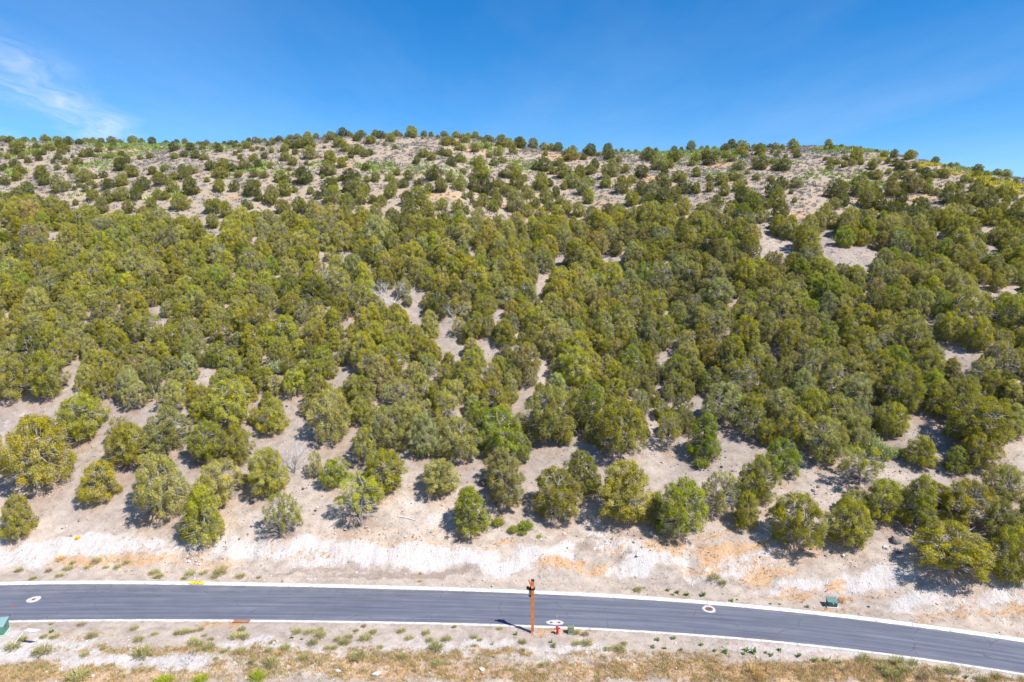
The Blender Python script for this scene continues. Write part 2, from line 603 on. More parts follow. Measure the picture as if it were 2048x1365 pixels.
def ground_material():
    m = bpy.data.materials.new('hillside_earth')
    m.use_nodes = True
    t = NT(m.node_tree)
    tcn = t.n('ShaderNodeTexCoord')
    P = (tcn, 'Object')
    at_ = lambda nm: t.n('ShaderNodeAttribute', attribute_type='GEOMETRY', attribute_name=nm)
    chalk, grass, sage, brown, duff, rside = [at_(k) for k in ('chalk', 'grass', 'sage', 'brown', 'duff', 'roadside')]
    n_big = t.noise(P, 0.09, 5, 0.6)
    n_mid = t.noise(P, 0.9, 6, 0.65)
    n_fine = t.noise(P, 6.0, 6, 0.7)
    n_grit = t.noise(P, 22.0, 3, 0.7)
    vor = t.n('ShaderNodeTexVoronoi', ins={'Scale': 5.5, 'Vector': t.n('ShaderNodeVectorMath', operation='ADD', ins={0: P, 1: t.n('ShaderNodeVectorMath', operation='SCALE', ins={0: (n_fine, 'Color'), 'Scale': 0.25})})})
    vor2 = t.n('ShaderNodeTexVoronoi', ins={'Scale': 1.9, 'Vector': P})
    dirt = t.ramp(n_mid, [(0.30, (0.235, 0.193, 0.165)), (0.50, (0.325, 0.272, 0.235)), (0.75, (0.400, 0.345, 0.305))])
    big = t.ramp(n_big, [(0.35, (0.86, 0.85, 0.86)), (0.65, (1.10, 1.08, 1.05))])
    dirt = t.mix(1.0, dirt, big, 'MULTIPLY')
    dirt = t.mix(rside, dirt, t.mix(1.0, dirt, (1.34, 1.34, 1.31), 'MULTIPLY'))
    # pebbles: pale and dark flecks
    fl = t.n('ShaderNodeMapRange', ins={0: (vor, 'Distance'), 1: 0.10, 2: 0.22, 3: 1.0, 4: 0.0})
    flc = t.ramp(t.n('ShaderNodeSeparateColor', ins={0: (vor, 'Color')}), [(0.0, (0.55, 0.5, 0.47)), (0.45, (0.42, 0.36, 0.32)), (0.62, (0.15, 0.12, 0.11)), (0.8, (0.33, 0.27, 0.23)), (1.0, (0.60, 0.55, 0.52))])
    sel = t.n('ShaderNodeMapRange', ins={0: n_mid, 1: 0.4, 2: 0.62, 3: 0.5, 4: 1.0})
    dirt = t.mix(t.math('MULTIPLY', fl, sel), dirt, flc)
    # upper slope soil: pinkish tan with straw between the sagebrush
    upc = t.ramp(n_mid, [(0.3, (0.28, 0.24, 0.205)), (0.5, (0.40, 0.30, 0.20)), (0.6, (0.33, 0.295, 0.27)), (0.8, (0.42, 0.365, 0.31))])
    col = t.mix(sage, dirt, upc)
    # masks get ragged edges from noise
    def ragged(attr, amp, lo, hi, nz):
        s = t.math('ADD', attr, t.math('MULTIPLY', t.math('SUBTRACT', nz, 0.5), amp))
        return t.n('ShaderNodeMapRange', interpolation_type='SMOOTHSTEP', ins={0: s, 1: lo, 2: hi, 3: 0.0, 4: 1.0})
    n_edge = t.noise(P, 0.7, 8, 0.72, 0.4)
    brc = t.ramp(n_fine, [(0.3, (0.185, 0.130, 0.100)), (0.6, (0.27, 0.20, 0.16)), (0.8, (0.34, 0.26, 0.21))])
    col = t.mix(t.math('MULTIPLY', ragged(brown, 2.0, 0.35, 1.0, n_edge), 0.7), col, brc)
    # chalk with erosion streaks running downhill
    mp = t.n('ShaderNodeMapping', ins={'Vector': P, 'Scale': (2.6, 0.55, 0.9)})
    n_st = t.noise(mp, 1.2, 6, 0.65, 0.6)
    chc = t.ramp(n_st, [(0.25, (0.39, 0.335, 0.30)), (0.44, (0.52, 0.47, 0.44)), (0.75, (0.60, 0.56, 0.535))])
    col = t.mix(ragged(chalk, 3.0, 0.25, 0.95, n_edge), col, chc)
    chm = t.mix(1.0, t.mix(t.math('MULTIPLY', fl, 0.35), col, flc), (1, 1, 1), 'MULTIPLY')
    # dry grass litter
    n_g = t.noise(P, 1.7, 7, 0.72, 0.5)
    grc = t.ramp(n_fine, [(0.25, (0.40, 0.22, 0.10)), (0.5, (0.54, 0.32, 0.155)), (0.75, (0.57, 0.40, 0.25))])
    col = t.mix(t.math('MULTIPLY', ragged(grass, 3.0, 0.40, 1.1, n_g), 0.8), chm, grc)
    # needle litter under the crowns
    duc = t.ramp(n_fine, [(0.3, (0.26, 0.145, 0.085)), (0.7, (0.40, 0.245, 0.145))])
    col = t.mix(t.math('MULTIPLY', ragged(duff, 1.3, 0.45, 1.0, n_g), 0.55), col, duc)
    gr = t.ramp(n_grit, [(0.3, (0.86, 0.86, 0.86)), (0.7, (1.1, 1.1, 1.1))])
    col = t.mix(0.8, col, gr, 'MULTIPLY')
    hsum = t.math('ADD', t.math('MULTIPLY', n_fine, 0.10), t.math('MULTIPLY', n_grit, 0.02))
    hsum = t.math('ADD', hsum, t.math('MULTIPLY', t.math('MULTIPLY', n_st, t.math('MINIMUM', chalk, 1.0)), 0.12))
    hsum = t.math('ADD', hsum, t.math('MULTIPLY', fl, 0.035))
    bn = t.n('ShaderNodeBump', ins={'Strength': 0.9, 'Distance': 1.0, 'Height': hsum})
    b = t.n('ShaderNodeBsdfPrincipled', ins={'Base Color': col, 'Roughness': 0.95, 'Specular IOR Level': 0.1, 'Normal': bn})
    t.n('ShaderNodeOutputMaterial', ins={0: b})
    return m


# ---------------------------------------------------------------- soil patches, as ellipses on the ground
def patches(lst):
    a = np.array([(p + (1.0,))[:5] if len(p) == 4 else p for p in lst], float)
    X, Y, Z = hit(a[:, 0], a[:, 1])
    X1, Y1, _ = hit(a[:, 0], a[:, 1] - a[:, 3])
    X2, Y2, _ = hit(a[:, 0], a[:, 1] + a[:, 3])
    rx = a[:, 2] / ppm(X, Y, Z)
    ry = np.maximum(np.abs(Y1 - Y2) / 2, 0.4)
    return np.stack([X, Y, rx, ry, a[:, 4]], 1)


CHALK = patches([(150,1098,190,24),(40,1118,90,22),(-60,1100,120,30),(430,1085,90,18,.8),(545,1095,130,24),(700,1108,130,24),(860,1115,130,30),(1000,1130,90,24),(1065,1110,50,22),(1125,1100,30,20),
                 (1240,1085,60,22),(1330,1105,70,35),(1270,1140,80,18),(1200,1070,30,8),(1500,1130,150,32,.75),(1600,1175,90,20,.8),(1720,1160,110,30,.9),(1850,1190,90,25),(1930,1212,45,16),(2000,1192,45,22),
                 (2080,1200,60,25),(70,1300,150,24,1),(280,1330,220,30,.95),(600,1325,240,30,.9),(900,1292,240,16,.75),(520,1290,160,14,.75),(180,1082,80,12),(340,1105,60,16,.7),(1100,1300,180,18,.7),
                 (1250,1330,140,16,.7),(1600,1295,180,14,.6),(820,1000,60,30,.3),(60,850,80,40,.28),(860,1040,50,14,.5),(500,1040,40,12,.4),(30,1270,60,14,.7)])
GRASS = patches([(240,1122,170,14,.9),(430,1135,90,10,.7),(1120,1125,55,18,1.1),(1185,1142,60,14,1),(1235,1100,38,14,.9),(1330,1092,45,26,1.1),(1445,1108,70,22,1),(1500,1092,70,12,.9),(1540,1150,70,18,.95),
                 (1400,1135,60,14,.8),(1672,1170,28,20,1.2),(1590,1195,70,10,.8),(1640,1225,80,8,.8),(1900,1238,120,12,.6),(2030,1225,40,16,.9),(1440,1070,60,12,.7),(1590,1105,70,12,.8),
                 (180,1352,280,20,.95),(40,1345,90,18,1),(720,1336,180,30,.95),(930,1342,150,22,.85),(1300,1340,300,22,.95),(1600,1345,290,26,1.2),(560,1318,120,10,.7),(300,1303,220,9,.55),(900,1308,200,12,.65),(1300,1312,220,12,.6),(150,1275,120,8,.4),(1850,1362,200,10,1.1),(1090,1350,150,16,.8),
                 (480,1345,120,14,.7),(1120,1262,90,8,.9),(440,1247,50,6,.9),(600,1310,200,14,.5),(310,1040,80,14,.7),(440,1040,60,14,.6),(740,1065,120,12,.5),(240,970,40,14,.4),(850,1060,90,10,.4),
                 (950,300,60,10,.8),(1060,300,70,8,1),(1130,310,60,8,1),(700,330,60,9,.8),(240,300,40,8,.7),(260,312,30,5,1),(1290,358,50,8,1),(1440,325,40,8,1),(860,345,60,8,.7),(1600,430,80,10,.8),
                 (1850,395,40,8,.9),(1310,360,40,8,.8),(880,390,70,10,.9),(1000,410,70,10,.8),(470,395,20,8,.9),(1720,400,60,8,.7),(1990,420,60,8,.8),(30,880,60,16,.5),(820,1085,120,10,.7),(1010,1095,70,10,.75),(620,1110,80,8,.55),(700,1075,80,8,.6),(1560,1120,120,16,.7),(1750,1190,90,8,.6),(1210,410,30,14,.7),(1330,1200,80,8,.5)])
BROWN = patches([(1215,1083,55,12,1),(1180,1095,40,12,.9),(860,1150,260,9,.9),(600,1140,160,8,.8),(1100,1075,80,14,.6),(1300,1062,60,6,.7),(1800,1190,100,5,.5),(300,1262,350,9,.5),(1740,1060,160,40,.55),
                 (1500,1275,400,8,.45),(1560,980,80,40,.3),(1850,820,60,50,.5),(1950,740,40,40,.5),(1780,1050,150,60,.45),(120,1255,150,7,.5)])


def ell(P, X, Y, soft=1.0):
    s = np.zeros(X.shape)
    X, Y = X + 1.1 * fbm(X, Y, 501, 3.0, 4, .6), Y + 1.1 * fbm(X, Y, 502, 2.4, 4, .6)
    for cx, cy, rx, ry, k in P:
        m = (np.abs(X - cx) < rx * 2.2) & (np.abs(Y - cy) < ry * 2.2)
        d = ((X[m] - cx) / rx)**2 + ((Y[m] - cy) / ry)**2
        s[m] = np.maximum(s[m], k * np.clip(1.25 - 0.8 * d, 0, 1.0) ** 1.3)
    return s

# ---------------------------------------------------------------- road, kerbs
def asphalt():
    m = bpy.data.materials.new('asphalt')
    m.use_nodes = True
    t = NT(m.node_tree)
    uv = t.n('ShaderNodeUVMap', uv_map='lane')
    P = t.n('ShaderNodeTexCoord')
    st = t.n('ShaderNodeMapping', ins={'Vector': uv, 'Scale': (0.035, 1.0, 1)})
    s1 = t.noise(st, 2.3, 4, 0.6)
    st2 = t.n('ShaderNodeMapping', ins={'Vector': uv, 'Scale': (0.02, 1.0, 1)})
    s2 = t.noise(st2, 9.0, 3, 0.6)
    bl = t.noise((P, 'Object'), 0.5, 5, 0.6)
    gr = t.noise((P, 'Object'), 26, 3, 0.7)
    c = t.ramp(s1, [(0.3, (0.090, 0.098, 0.130)), (0.5, (0.122, 0.131, 0.168)), (0.72, (0.172, 0.180, 0.214))])
    c = t.mix(0.55, c, t.ramp(s2, [(0.35, (0.78, 0.78, 0.78)), (0.65, (1.18, 1.18, 1.18))]), 'MULTIPLY')
    c = t.mix(0.5, c, t.ramp(bl, [(0.3, (0.85, 0.85, 0.87)), (0.7, (1.15, 1.15, 1.12))]), 'MULTIPLY')
    c = t.mix(0.6, c, t.ramp(gr, [(0.3, (0.8, 0.8, 0.8)), (0.7, (1.2, 1.2, 1.2))]), 'MULTIPLY')
    # dust at the edges
    sp = t.n('ShaderNodeSeparateXYZ', ins={0: uv})
    e1 = t.n('ShaderNodeMapRange', ins={0: (sp, 1), 1: 0.0, 2: 0.5, 3: 0.35, 4: 0.0})
    e2 = t.n('ShaderNodeMapRange', ins={0: (sp, 1), 1: 5.0, 2: 5.6, 3: 0.0, 4: 0.3})
    dn = t.n('ShaderNodeMapRange', ins={0: bl, 1: 0.4, 2: 0.7, 3: 0.2, 4: 1.0})
    c = t.mix(t.math('MULTIPLY', t.math('ADD', e1, e2), dn), c, (0.30, 0.26, 0.24))
    # small pale scuffs and specks
    sc = t.n('ShaderNodeMapping', ins={'Vector': uv, 'Scale': (0.5, 1.6, 1)})
    v = t.noise(sc, 1.7, 7, 0.75)
    c = t.mix(t.n('ShaderNodeMapRange', ins={0: v, 1: 0.66, 2: 0.76, 3: 0.0, 4: 0.35}), c, (0.30, 0.29, 0.30))
    # hairline cracks and a few dark sealed ones
    wv = t.n('ShaderNodeVectorMath', operation='ADD', ins={0: (P, 'Object'), 1: t.n('ShaderNodeVectorMath', operation='SCALE', ins={0: (bl, 'Color'), 'Scale': 1.6})})
    ck = t.n('ShaderNodeTexVoronoi', feature='DISTANCE_TO_EDGE', ins={'Scale': 0.16, 'Vector': wv})
    ckm = t.math('MULTIPLY', t.n('ShaderNodeMapRange', ins={0: ck, 1: 0.0, 2: 0.008, 3: 0.7, 4: 0.0}), t.n('ShaderNodeMapRange', ins={0: bl, 1: 0.48, 2: 0.56, 3: 0.0, 4: 1.0}))
    c = t.mix(ckm, c, (0.05, 0.052, 0.06))
    # two wheel paths in each lane, polished a little darker
    wp = t.math('SINE', t.math('MULTIPLY', (sp, 1), 4.6))
    c = t.mix(t.n('ShaderNodeMapRange', ins={0: wp, 1: 0.2, 2: 1.0, 3: 0.0, 4: 0.16}), c, (0.07, 0.075, 0.095))
    bn = t.n('ShaderNodeBump', ins={'Strength': 0.3, 'Distance': 0.01, 'Height': gr})
    b = t.n('ShaderNodeBsdfPrincipled', ins={'Base Color': c, 'Roughness': 0.78, 'Specular IOR Level': 0.35, 'Normal': bn})
    t.n('ShaderNodeOutputMaterial', ins={0: b})
    return m


xs = np.concatenate([np.arange(-170, -60, 4.0), np.arange(-60, 60, 0.8), np.arange(60, 171, 4.0)])
NA = 7
yB, yF = f_back(xs), f_front(xs)
V = []; UV = []
along = np.concatenate([[0], np.cumsum(np.hypot(np.diff(xs), np.diff(yF)))])
for k in range(NA):
    t_ = k / (NA - 1)
    y = yF * (1 - t_) + yB * t_
    crown = 0.05 * (1 - (2 * t_ - 1)**2)
    V.append(np.stack([xs, y, crown + 0 * xs], 1))
    UV.append(np.stack([along, (yB - yF) * t_], 1))
V = np.array(V); UV = np.array(UV)
n = len(xs)
F = []
for k in range(NA - 1):
    i = np.arange(n - 1)
    F.append(np.stack([k * n + i, k * n + i + 1, (k + 1) * n + i + 1, (k + 1) * n + i], 1))
F = np.concatenate(F)
me = mesh_np('road', V.reshape(-1, 3), F, asphalt(), True)
uvl = me.uv_layers.new(name='lane')
uvl.data.foreach_set('uv', UV.reshape(-1, 2)[F.ravel()].astype(np.float32).ravel())
road = tag(add('road', me), kind='structure')


def road_y(x, t): return f_front(x) * (1 - t) + f_back(x) * t


def road_z(t): return 0.05 * (1 - (2 * t - 1)**2)


def slope_at(f, x): return (f(x + .5) - f(x - .5))


def kerb(name, f, sgn, x_from, x_to):
    """sgn +1: kerb lies beyond the road; -1: on the near side.  cast in lengths with open joints"""
    root = bpy.data.objects.new(name, None); C.objects.link(root); root['kind'] = 'structure'
    prof = [(0.0, -0.12), (0.0, 0.012), (0.20, 0.02), (0.30, 0.075), (0.36, 0.115), (0.50, 0.125), (0.515, 0.112), (0.515, -0.12)]
    seglen = 3.05; x = x_from
    while x < x_to:
        x2 = x + seglen / math.sqrt(1 + slope_at(f, x)**2)
        a = np.array([x + 0.009, (x + x2) / 2, x2 - 0.009])
        Vv = []
        for xx in a:
            y0 = float(f(xx)); s = float(slope_at(f, xx)); L = math.hypot(1, s)
            nx, ny = -s / L * sgn, 1 / L * sgn
            for (p, z) in prof:
                Vv.append((xx + nx * p, y0 + ny * p, z))
        P_ = len(prof); F4 = []
        for k in range(2):
            for i in range(P_ - 1):
                q = [k * P_ + i, k * P_ + i + 1, (k + 1) * P_ + i + 1, (k + 1) * P_ + i]
                F4.append(q if sgn < 0 else q[::-1])
        for base, rev in ((0, True), (2 * P_, False)):
            for (a_, b_, c_, d_) in ((0, 1, 6, 7), (1, 2, 5, 6), (2, 3, 4, 5)):
                q = [base + a_, base + b_, base + c_, base + d_]
                F4.append(q[::-1] if rev else q)
        MB().poly(Vv, (), F4).build('kerb_segment', M_conc, root)
        x = x2
    return root


kerb('kerb', f_back, +1, -75, 75)
kerb('kerb', f_front, -1, -66, 66)

# faint lane marks: a row of small worn pale dabs
mk = MB()
for k in range(16):
    px = 62 + 66 * k
    X, Y = flat_pt(px, 1185.5 + 0.0045 * px + max(0, px - 400) * 0.010)
    L_, W_ = 0.30 + 0.12 * math.sin(k * 2.3), 0.05
    if k % 5 == 4: continue
    mk.poly([(X - L_, Y - W_, 0.058), (X + L_, Y - W_, 0.058), (X + L_ * .8, Y + W_, 0.058), (X - L_ * .9, Y + W_, 0.058)], (), [[0, 1, 2, 3]])
mk.build('lane_dab', mat('worn_marking', (0.17, 0.18, 0.215), 0.8, 0.3, 6), road)


# manholes and valve boxes: concrete collars with iron lids, flush in the road (each collar lies 6 mm proud)
def collar(px, py, rx, ry, lids, label, rot=0.0, name='manhole'):
    X, Y = flat_pt(px, py, 0.04)
    X, Y = float(X), float(Y)
    t = (Y - float(f_front(X))) / float(f_back(X) - f_front(X))
    z = road_z(t) + 0.004
    o = thing(name, label, 'manhole' if name == 'manhole' else 'valve box', (X, Y, z), rot)
    m = MB(); N = 28; V = []
    for i in range(N):
        a = 2 * math.pi * i / N
        k = 1 + 0.035 * math.sin(3 * a + px) + 0.02 * math.sin(7 * a)
        V.append((rx * math.cos(a) * k, ry * math.sin(a) * k, 0.010))
    V2 = [(x_ * 1.01, y_ * 1.01, -0.03) for x_, y_, _ in V]
    V = V + V2 + [(0, 0, 0.014)]
    F3 = [[i, (i + 1) % N, 2 * N] for i in range(N)]
    F4 = [[N + i, N + (i + 1) % N, (i + 1) % N, i] for i in range(N)]
    m.poly(V, F3, F4).build('concrete_collar', M_collar, o)
    for (lx, ly, lr) in lids:
        l = MB().lathe([(lr, 0.008), (lr, 0.026), (lr * .86, 0.026), (lr * .84, 0.020), (lr * .3, 0.022), (0.001, 0.022)], 20, (lx, ly, 0))
        l.build('iron_lid', M_iron, o)
        MB().lathe([(lr * 1.12, 0.010), (lr * 1.12, 0.021), (lr * 1.02, 0.021), (lr * 1.02, 0.010)], 20, (lx, ly, 0)).build('lid_ring', M_iron, o)
    return o


collar(67.5, 1199.5, 0.62, 0.66, [(0, 0, 0.16)], 'pale round valve collar with a small lid in the road at the far left', 0.2, 'valve_box')
collar(1418, 1218.5, 0.62, 0.72, [(0, 0, 0.33)], 'round manhole with a wide rusty lid near the far kerb, right of the orange post', -0.1)
collar(1110, 1245, 0.82, 0.42, [(-0.36, -0.03, 0.12), (0.38, -0.03, 0.12)], 'oval pale collar holding two small valve lids behind the red hydrant', -0.03, 'valve_box')

# ---------------------------------------------------------------- trees: where they stand (measured on the photograph, then dropped onto the ground)
TONES = {'o': (0.385, 0.36, 0.042), 'y': (0.400, 0.388, 0.052), 'b': (0.335, 0.37, 0.036), 'd': (0.225, 0.232, 0.03), 'p': (0.415, 0.39, 0.11), 'g': (0.36, 0.362, 0.145), 'r': (0.4, 0.335, 0.095)}
# (x, base y, width, height, tone, shape)
NEAR = [
 (82,985,150,150,'o','wide','spreading olive juniper at the left edge, widest of the lowest trees'),
 (38,1080,66,88,'y','cone','small yellowish juniper alone in the bottom left corner of the slope'),
 (204,1004,80,82,'o','cone','small olive juniper standing alone between two big ones, lower left'),
 (328,1038,125,130,'p','wide','broad greyish juniper with dead lower branches, lower left'),
 (402,1090,95,112,'y','cone','tall yellowish juniper directly above the yellow kerb bag'),
 (535,993,92,98,'y','dome','bright yellow-green juniper just left of the leafless shrub'),
 (565,1078,78,90,'y','thin','sparse yellowish juniper on the lip of the white bank'),
 (632,957,36,56,'p','thin','little thin pale juniper between the leafless shrub and the bright green bush'),
 (674,976,60,60,'b','dome','small round bright green juniper bush, low on the left'),
 (168,880,98,94,'y','dome','dome of yellowish foliage beside the bare patch at left'),
 (238,900,50,68,'r','thin','small rusty half-dead juniper behind the yellowish dome'),
 (262,938,92,90,'o','wide','loose olive juniper leaning over bare soil, left of the broad greyish one'),
 (335,905,95,92,'p','dome','pale dome-shaped juniper with bare lower limbs, lower left'),
 (415,922,78,82,'y','dome','bright olive juniper in the lower left clump'),
 (474,930,64,80,'o','dome','narrow olive juniper at the right end of the lower left clump'),
 (440,1012,100,92,'p','wide','low spreading grey-green juniper behind the tall yellowish one'),
 (460,856,106,96,'y','dome','large bright yellow-green dome above the lower left clump'),
 (545,868,66,74,'o','cone','dark-trunked olive juniper beside the long bare strip'),
 (610,833,26,32,'p','thin','tiny pale juniper seedling on the bare strip'),
 (664,887,96,108,'p','dome','tall pale juniper right of the long bare strip'),
 (765,902,92,92,'p','dome','wide pale juniper behind the yellowish one, left of centre'),
 (728,930,62,80,'y','thin','thin yellowish juniper with grey twigs, left of centre'),
 (768,986,98,88,'o','dome','round olive juniper left of the pale one that stands alone'),
 (720,1048,112,98,'y','umbrella','open umbrella-shaped juniper with a tangle of grey limbs, lowest left of centre'),
 (880,988,88,72,'p','dome','pale round juniper standing alone on the bare slope'),
 (941,1066,86,92,'b','cone','bright green cone-shaped juniper at the edge of the white bank'),
 (1003,968,78,74,'p','dome','pale juniper right above the dark boulder'),
 (1018,1014,92,84,'p','wide','ragged pale juniper right of the dark boulder'),
 (1113,1043,98,106,'o','dome','ragged olive juniper with a side spire, below centre'),
 (1160,990,82,88,'d','cone','dark pointed juniper behind the biggest tree below centre'),
 (1243,1045,128,126,'o','dome','largest round juniper above the brown scar in the bank'),
 (1312,1055,50,60,'d','dome','small dark juniper squeezed between two large ones below centre'),
 (1357,1080,106,122,'b','dome','tall bright green juniper leaning over the white bank'),
 (915,920,88,86,'p','dome','pale rounded juniper, third of the clump above the boulder'),
 (1000,912,104,98,'b','dome','broad rich-green juniper above the dark boulder'),
 (850,912,74,88,'g','dome','bluish juniper at the left end of the clump above the boulder'),
 (1040,925,50,58,'b','dome','small rich-green juniper hugging the right side of the clump'),
 (1095,884,98,112,'p','dome','big pale dome with a dark hollow to its left, above centre slope'),
 (1130,890,40,56,'o','dome','small olive juniper at the foot of the big pale dome'),
 (1240,915,106,118,'o','dome','big olive juniper with a grey skirt, right of the bare slope'),
 (1335,905,54,88,'o','umbrella','slim juniper with its trunk showing'),
 (1405,917,74,92,'b','cone','bright green rounded cone standing in the open'),
 (1447,850,84,86,'g','wide','grey-green juniper with a forked trunk'),
 (1436,1032,78,92,'p','thin','sparse juniper with a pale trunk, right of the tall bright green one'),
 (1514,1008,86,96,'y','dome','mottled yellowish juniper right of the sparse one'),
 (1494,1055,56,70,'o','cone','small olive juniper just below the mottled yellowish one'),
 (1562,957,80,80,'b','wide','fresh green juniper on the open rocky slope'),
 (1597,1098,112,112,'o','wide','wide olive juniper at the top of the right bank'),
 (1690,1098,90,98,'o','dome','ragged juniper right beside the wide one on the right bank'),
 (1718,978,98,88,'y','umbrella','yellow-topped juniper in the rocky gully'),
 (1708,1032,60,52,'p','dome','small pale juniper behind the right bank pair'),
 (1768,1045,92,84,'o','wide','dark-stemmed loose juniper on the right rocky slope'),
 (1836,1060,88,108,'o','cone','tall juniper at the centre of the right rocky slope'),
 (1932,1058,104,98,'o','wide','wide juniper behind the biggest right bank tree'),
 (2004,1095,80,88,'p','wide','pale spreading juniper near the right edge'),
 (1896,1168,162,118,'o','wide','biggest juniper on the right bank, with a bare fork of trunk'),
 (2034,1176,96,116,'o','dome','tall juniper cut by the right edge above the white bank'),
 (1836,932,60,62,'o','cone','small dark cone by the stony gully'),
 (1912,948,50,56,'b','cone','little bright green juniper at right'),
 (1958,945,74,78,'o','dome','round olive juniper behind the little bright green one'),
 (1944,895,134,106,'o','dome','huge domed juniper at the right, upslope of the little bright one'),
 (1645,925,92,92,'p','dome','pale juniper with pale twigs beneath, right'),
 (1588,893,76,80,'o','dome','olive juniper above the fresh green one'),
 (1702,900,90,84,'p','dome','pale juniper left of the bright green leafy shrub'),
 (22,800,84,84,'y','dome','yellowish juniper touching the left edge above the bare patch'),
 (92,798,84,98,'y','dome','rounded yellow-green juniper beside the left bare patch'),
 (-30,960,90,110,'o','dome','juniper cut off by the left edge'),
 (2080,1080,90,100,'o','dome','juniper cut off by the right edge'),
 (1560,850,84,76,'p','dome','pale juniper left of the gully, mid right'),
 (2010,1010,80,78,'p','wide','pale juniper above the right edge slope'),
 (1870,1020,60,54,'o','dome','small olive juniper between the two tall right slope trees'),
]
